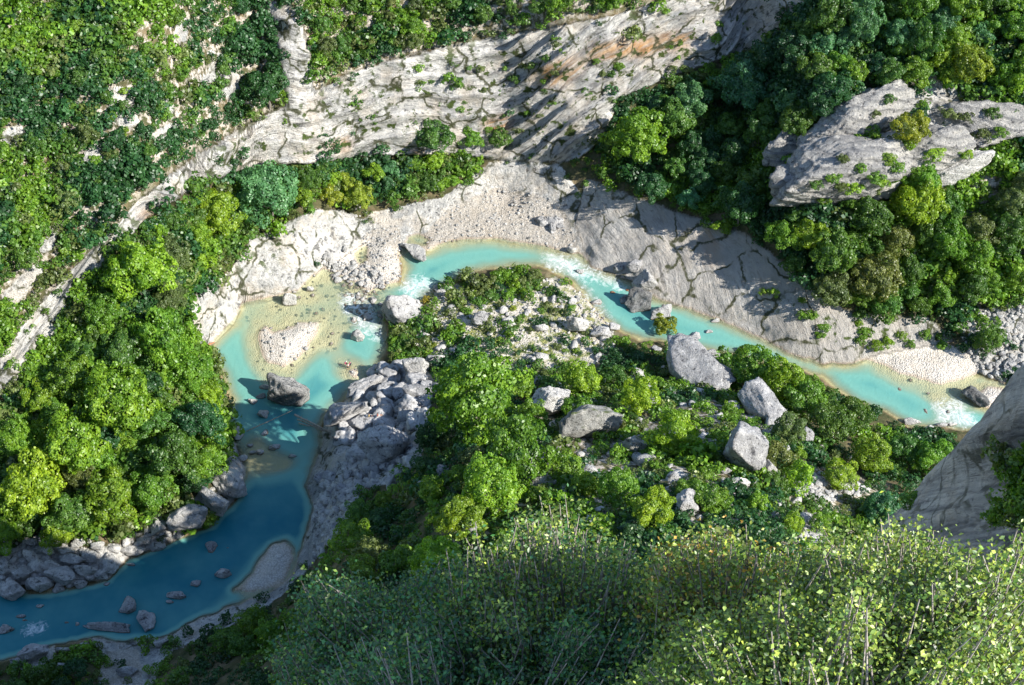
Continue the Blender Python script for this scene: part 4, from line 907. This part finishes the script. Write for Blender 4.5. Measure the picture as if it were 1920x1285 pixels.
X, Y, Z, S = np.r_[X, rx_], np.r_[Y, ry_], np.r_[Z, height(rx_, ry_)], np.r_[S, ur.uniform(.35, .8, len(rx_))]
cc = np.array([COLS[c] for c in (Dk, Md, Md, Ol, Br, Br)])
VV, FF, LV, TT, off = [], [], [], [], 0
th = ur.uniform(0, 6.28, len(X)); ci = np.clip((fbm(np.stack([X * .11, Y * .11, X * 0], 1), 3, 91) * 1.5 + .42 + ur.normal(size=len(X)) * .2) * 6, 0, 5).astype(int); jit = ur.uniform(.75, 1.25, len(X))
for i in range(len(X)):
    V, F, lv = temps[i % 8]; c, s_ = math.cos(th[i]), math.sin(th[i])
    VV.append((V @ np.array([[c, s_, 0], [-s_, c, 0], [0, 0, 1]])) * S[i] * 1.15 + np.array([X[i], Y[i], Z[i] + .35 * S[i]]))
    FF.append(F + off); off += len(V); LV.append(lv); TT.append(np.tile(np.r_[cc[ci[i]] * jit[i], 1.0], (len(V), 1)))
o = add('undergrowth', mesh_np('undergrowth', np.vstack(VV), np.vstack(FF), M_LEAFS, False, dict(lv=('FLOAT', np.concatenate(LV)), tint=('FLOAT_COLOR', np.vstack(TT))))); o['kind'] = 'stuff'
print('undergrowth clumps', len(X), 'trees', NT_, 'shrubs', NS_, 'boulders', NB + k)

# ------------------------------------------------------------------ shrubs right below the viewpoint
NEARC = {'g': (.12, .215, .03), 'y': (.245, .325, .045), 'd': (.04, .15, .04), 'a': (.36, .24, .03)}  # leaf tints: d carries the thicket's shade, y its sunlight
def near_shrub(tips_poly, dist, n_sh, leaves, seed, cols, label, bare=0.0, leaf=.027):
    r = np.random.RandomState(seed); tips = np.array(scatter_px(tips_poly, n_sh, seed))
    dx, dy, dz = raydir(tips[:, 0], tips[:, 1]); cl_ = r.randint(0, 34, n_sh); off_ = r.normal(size=(34, 2)) * 26; cent = np.array(scatter_px(tips_poly, 34, seed + 50)); bl = r.uniform(0, 1, n_sh) < .8
    tips = np.where(bl[:, None], cent[cl_] + r.normal(size=(n_sh, 2)) * np.array([24, 20]) + off_[cl_] * .3, tips)
    dx, dy, dz = raydir(tips[:, 0], tips[:, 1]); t = np.where(bl, r.uniform(*dist, 34)[cl_] + r.normal(size=n_sh) * .25, r.uniform(*dist, n_sh))
    T = np.stack([dx * t, dy * t, CAM_H + dz * t], 1); cen = T.mean(0)
    base = np.array([cen[0], cen[1] - .6, T[:, 2].min() - 1.6])
    parts, LC, LN, LVv = [], [], [], []
    forks = base + (cen - base) * .35 + r.normal(size=(14, 3)) * np.array([.7, .5, .3])
    for f in forks: parts.append(tube([base + r.normal(size=3) * .1, (base + f) / 2 + r.normal(size=3) * .1, f], [.05, .04, .028], 5))
    leaves = int(leaves * 2.7)
    for i in range(n_sh):
        f = forks[np.argmin(np.linalg.norm(forks - T[i], axis=1) + r.uniform(0, .8, 14))]; e = T[i]
        b1 = f * .62 + e * .38 + r.normal(size=3) * .12; b2 = f * .25 + e * .75 + np.array([0, 0, -.06]) + r.normal(size=3) * .06
        parts.append(tube([f, b1, b2, e], [.02, .015, .011, .005], 4))
        nl = 0 if r.uniform() < bare else leaves
        for seg in range(nl):
            u = 1 - r.uniform() ** 1.3 * .75; q = b2 + (e - b2) * (u - .5) * 2 if u > .5 else b1 + (b2 - b1) * u * 2
            LC.append(q + r.normal(size=3) * .085)
            nn = np.array([0, -.25, .75]) + r.normal(size=3) * .55; LN.append(nn / np.linalg.norm(nn))
    V, F = join(parts); LC, LN = np.array(LC), np.array(LN); n = len(LC)
    a = r.normal(size=(n, 3)); tv = np.cross(LN, a); tv /= np.linalg.norm(tv, axis=1)[:, None]; bv = np.cross(LN, tv)
    s = leaf * (.86 if dist[0] < 11 else 1.0) * r.uniform(.6, 1.3, n)[:, None]
    # leaf = two folded quads around a midrib
    LVt = np.stack([LC - bv * s * .9, LC - tv * s * .55 + LN * s * .16, LC + bv * s * .9, LC + tv * s * .55 + LN * s * .16], 1).reshape(-1, 3)
    LF = (np.arange(n)[:, None] * 4 + np.array([[0, 1, 2, 0]]))  # placeholder
    tri = np.concatenate([np.arange(n)[:, None] * 4 + np.array([[0, 1, 2]]), np.arange(n)[:, None] * 4 + np.array([[0, 2, 3]])])
    ck = r.choice(len(cols), n); C = np.array([NEARC[c] for c in cols])[ck] * r.uniform(.4, 1.55, (n, 1))
    root = bpy.data.objects.new('shrub', None); COL.objects.link(root); root.location = base; tag(root, label, 'shrub', 'shrubs just below the viewpoint')
    add('foliage', mesh_np('foliage', LVt - base, tri, M_NLEAF, False, dict(lv=('FLOAT', np.repeat(r.uniform(0, 1, n), 4)), tint=('FLOAT_COLOR', np.repeat(np.c_[C, np.ones(n)], 4, 0)))), root)
    add('branches', mesh_np('branches', V - base, F, M_TWIG, True), root)
    return root
near_shrub([(520,1300),(560,1200),(560,1115),(640,1095),(760,1080),(860,1060),(900,1300)], (14.5, 17.5), 900, 26, 1, 'ddggd', 'shaded leafy shrub at the left end of the near thicket')
near_shrub([(850,1300),(845,1060),(870,1030),(960,1000),(1040,972),(1090,990),(1150,1000),(1215,1040),(1240,1300)], (13.8, 17.2), 1000, 26, 2, 'gdygyg', 'tallest pale-tipped shrub in the middle of the near thicket', .05)
near_shrub([(1220,1300),(1215,1080),(1270,1040),(1295,1005),(1345,985),(1400,1010),(1430,1045),(1490,1045),(1500,1300)], (12.5, 16), 760, 26, 3, 'gyyyag', 'shrub with amber leaf tips in the near thicket', .12)
near_shrub([(1480,1300),(1520,1060),(1560,1025),(1600,1000),(1700,1012),(1740,1030),(1760,1300)], (10.8, 13.6), 800, 32, 4, 'gyyyg', 'sunlit yellow-green shrub in the right of the near thicket', .14)
near_shrub([(1730,1300),(1745,1050),(1800,1035),(1860,1030),(1940,1010),(1950,1300)], (10.2, 13), 640, 26, 5, 'gyyg', 'half-bare twiggy shrub in the bottom right corner', .35)
near_shrub([(560,1320),(640,1180),(900,1160),(1200,1170),(1250,1320)], (13.2, 15.6), 1000, 26, 6, 'ddgd', 'low shaded shrub filling the bottom of the near thicket')
near_shrub([(1180,1320),(1230,1240),(1300,1150),(1380,1180),(1470,1090),(1560,1130),(1650,1075),(1760,1120),(1850,1080),(1940,1100),(1940,1320)], (9.8, 12.2), 950, 32, 7, 'gyygy', 'low sunlit shrub along the bottom right edge')

# ------------------------------------------------------------------ driftwood
def logs(name, pts, r0, r1, label, m=M_WOOD):
    W = [np.array([*at_z(a, b, z), z]) for a, b, z in pts]; c = W[0].copy()
    n = 3 * len(W); pth = []
    for i in range(len(W) - 1):
        for u in np.linspace(0, 1, 4)[:(3 if i < len(W) - 2 else 4)]: pth.append(W[i] * (1 - u) + W[i + 1] * u - c)
    pth = np.array(pth); pth += .5 * r0 * fbm(pth * .9 + len(s_log), 3, 7)[:, None]; s_log.append(1)
    rad = np.linspace(r0, r1, len(pth)); V, F = tube(pth, rad, 8)
    parts = [(V, F)]
    for k in range(3):                      # broken branch stubs
        q = pth[1 + k * (len(pth) - 2) // 3]; parts.append(tube([q, q + np.array([.2 * (-1) ** k, .25, r0 * 2.2])], [r0 * .35, r0 * .15], 5))
    V, F = join(parts); o = add(name, mesh_np(name, V, F, m, True), loc=tuple(c)); tag(o, label, 'driftwood', 'driftwood on the river'); return o
s_log = []
logs('drift_log', [(552,778,2.0),(590,796,1.7),(622,812,1.5)], .22, .15, 'long pale drift log bridging the giant dark boulder and the shaded shelf')
logs('drift_log', [(558,786,1.2),(595,803,1.1),(618,812,1.0)], .16, .10, 'thinner drift log lying just below the long bridging one')
logs('drift_log', [(560,794,.3),(576,799,.3),(592,797,.4)], .14, .08, 'bent drift branch floating under the bridging logs')
logs('leaning_pole', [(462,809,.3),(500,792,1.6),(548,770,2.6)], .09, .06, 'thin pale pole leaning from the water up to the giant dark boulder')
logs('drift_log', [(606,790,.6),(614,774,1.4),(628,768,.8)], .13, .06, 'curved broken branch arching out of the water by the shelf')
logs('drift_log', [(618,818,2.6),(640,836,2.8),(658,846,2.9)], .2, .12, 'stout drift log stranded on the shaded shelf rock')
logs('drift_log', [(620,824,1.8),(630,846,2.0),(638,866,2.2)], .14, .08, 'thin drift log slanting down the shaded shore')
logs('fallen_trunk', [(376,664,.9),(392,660,.6),(410,655,.2)], .34, .2, 'thick pale fallen trunk jutting from the left bank into the pool')
logs('fallen_trunk', [(376,652,1.0),(388,648,.7),(402,642,.4)], .22, .12, 'reddish fallen trunk beside the thick pale one on the left bank', flat_mat('reddish_wood', (.36, .17, .09)))

# ------------------------------------------------------------------ people
SKIN, HAIR = flat_mat('skin', (.48, .29, .20), .5), flat_mat('dark_hair', (.03, .022, .018), .6)
def skin_mesh(name, J, E, m, parent, root=0, sub=2):
    me = bpy.data.meshes.new(name); me.from_pydata([j[0] for j in J], E, []); me.materials.append(m)
    o = add(name, me, parent)
    sk = o.modifiers.new('skin', 'SKIN')
    for i, j in enumerate(J):
        v_ = me.skin_vertices[0].data[i]; v_.radius = (j[1], j[1]) if not isinstance(j[1], tuple) else j[1]; v_.use_root = i == root
    sk.use_smooth_shade = True
    ss = o.modifiers.new('sub', 'SUBSURF'); ss.levels = 1; ss.render_levels = sub
    return o
def person(loc, face, pose, shirt, bottom, label, pack=None, helmet=None):
    """pose: 'stand' or 'sit'; built facing +Y, then turned"""
    P0 = bpy.data.objects.new('person', None); COL.objects.link(P0); P0.location = loc; P0.rotation_euler = (0, 0, face); tag(P0, label, 'person')
    sit = pose == 'sit'; hz = .14 if sit else .92
    hip, chest, neck, head = (0, 0, hz), (0, .03 if not sit else -.02, hz + .36), (0, .04, hz + .54), (0, .07, hz + .66)
    J = [(hip, (.15, .11)), ((0, .0, hz + .18), (.13, .10)), (chest, (.16, .11)), (neck, .055), (head, .09), ((0, .08, hz + .76), .085)]
    E = [(0, 1), (1, 2), (2, 3), (3, 4), (4, 5)]
    def limb(start, pts):
        last = start
        for p, r_ in pts: J.append((p, r_)); E.append((last, len(J) - 1)); last = len(J) - 1
        return last
    for s1 in (-1, 1):
        if sit: limb(0, [((s1 * .10, .04, hz), .085), ((s1 * .13, .46, hz + (.22 if s1 > 0 else .02)), .062), ((s1 * .13, .82, hz - .06), .042), ((s1 * .13, .92, hz + .05), .035)])
        else: limb(0, [((s1 * .10, 0, hz - .08), .088), ((s1 * .12, .03 + .02 * s1, .50), .062), ((s1 * .13, -.01 + .04 * s1, .09), .042), ((s1 * .14, .14 + .04 * s1, .035), .035)])
        w_ = limb(2, [((s1 * .19, .02, hz + .46), .058), ((s1 * .26, .02 + (-.06 if sit else .05), hz + .22), .042), ((s1 * .24, (.16 if not sit else -.22), hz + (.06 if not sit else .02)), .030), ((s1 * .24, (.22 if not sit else -.28), hz + (.0 if not sit else -.04)), .026)])
        b_ = J[w_][0]
        for f_ in range(5):
            ox_ = (f_ - 2) * .018; L_ = (.045, .075, .082, .076, .06)[f_]
            limb(w_, [((b_[0] + ox_, b_[1] + L_ * .55, b_[2] - L_ * .35), .0095), ((b_[0] + ox_ * 1.15, b_[1] + L_ * .85, b_[2] - L_ * .95), .008)])
    skin_mesh('body', J, E, SKIN, P0)
    def sub(idx, E2, gr, name, m):
        skin_mesh(name, [(J[i][0], tuple(q + gr for q in (J[i][1] if isinstance(J[i][1], tuple) else (J[i][1],) * 2))) for i in idx], E2, m, P0, 0, 1)
    n_leg = 4; aL = 6 + 4 + 4 + 10; 
    arm0 = 6 + 4; arm1 = 6 + 4 + 4 + 10 + 4
    sub([1, 2, arm0, arm0 + 1, arm1, arm1 + 1], [(0, 1), (1, 2), (2, 3), (1, 4), (4, 5)], .018, 'shirt', shirt)
    leg0, leg1 = 6, 6 + 4 + 4 + 10
    sub([0, 1, leg0, leg0 + 1, leg1, leg1 + 1], [(0, 1), (0, 2), (2, 3), (0, 4), (4, 5)], .016, 'trousers', bottom)
    hv, hf = ico(2); hp = hv * np.array([.098, .108, .10]) ; k_ = hv[:, 2] > -.15
    hp[~k_] *= .86; add('helmet' if helmet else 'hair', mesh_np('hair', hp, hf, helmet or HAIR, True), P0, loc=(0, .055, hz + .74))
    nv, nf = ico(1); add('nose', mesh_np('nose', nv * np.array([.014, .02, .02]), nf, SKIN, True), P0, loc=(0, .165, hz + .70))
    for s1 in (-1, 1): add('eye', mesh_np('eye', nv * .011, nf, HAIR, True), P0, loc=(s1 * .032, .155, hz + .725)); add('ear', mesh_np('ear', nv * np.array([.012, .02, .03]), nf, SKIN, True), P0, loc=(s1 * .098, .06, hz + .70))
    add('mouth', mesh_np('mouth', nv * np.array([.026, .008, .007]), nf, flat_mat('lips', (.36, .12, .10)), P0), P0, loc=(0, .152, hz + .655)) if False else add('mouth', mesh_np('mouth', nv * np.array([.026, .008, .007]), nf, flat_mat('lips', (.36, .12, .10)), True), P0, loc=(0, .152, hz + .655))
    if pack:
        V, F = rock_shape(9, 3, 8, 10, .03); add('backpack', mesh_np('backpack', V * np.array([.17, .12, .26]), F, pack, True), P0, loc=(0, -.20, hz + .34))
    return P0
NAVY, PINK, RED, PALE, BLK, WHT, YEL = [flat_mat(n, c) for n, c in (('navy_cloth', (.02, .03, .06)), ('pink_cloth', (.62, .08, .20)), ('red_cloth', (.45, .02, .03)), ('pale_cloth', (.7, .68, .62)), ('black_cloth', (.02, .02, .022)), ('white_cloth', (.75, .75, .74)), ('yellow_cloth', (.72, .55, .16)))]
def ground(px, py, dz=0): x, y, z = hit(px, py); return (x, y, max(z, -.35) + dz)
def on_rock(px, py):
    bpy.context.view_layer.update(); d_ = Vector([float(q) for q in raydir(px, py)]).normalized()
    ok, loc, nrm_, i_, ob, m_ = SC.ray_cast(bpy.context.evaluated_depsgraph_get(), Vector((0, 0, CAM_H)) + d_ * 60, d_)
    return loc
for a, b, r_, cn in [(1562,335,9,Br),(1600,352,11,Lm),(1575,352,8,Ol),(1640,335,10,Br),(1690,235,9,Ol),(1530,348,8,Md),(1665,300,9,Lm),(1860,215,10,Md),(1810,225,9,Ol),(1750,290,12,Lm),(1720,320,9,Br),(1840,255,10,Ol),(1580,300,7,Ol),(1615,318,8,Br),(1655,345,9,Lm),(1700,340,10,Br),(1600,385,9,Br),(1640,215,7,Ol),(1668,190,8,Md),(1700,270,12,Lm),(1780,215,11,Ol),(1875,250,9,Br),(1810,290,9,Lm),(1545,375,8,Lm),(1680,315,10,Br)]:
    q = on_rock(a, b); sh = shrub(a, b, r_ * 1.55, cn); sh.location = (q.x, q.y, q.z + .2)
gx, gy, gz = ground(653, 690)
person((gx - .28, gy + .05, gz), R(-70), 'stand', BLK, NAVY, 'person in black with a pink pack standing in the shallows', pack=PINK, helmet=WHT)
person((gx + .42, gy - .12, gz), R(60), 'stand', PINK, BLK, 'person in a pink top standing in the shallows beside the other wader', pack=NAVY)
person((gx + .05, gy - .55, gz), R(10), 'stand', WHT, NAVY, 'person in a white top nearest the viewer among the waders')
dg = None
q = on_rock(692, 782); person((q.x, q.y, q.z), R(-80), 'sit', YEL, NAVY, 'person in a yellow top sitting on the shaded rocks')
q = on_rock(708, 781); person((q.x, q.y, q.z), R(-75), 'sit', RED, PALE, 'person in a red top sitting with pale legs outstretched on the rocks')
flush_labels()
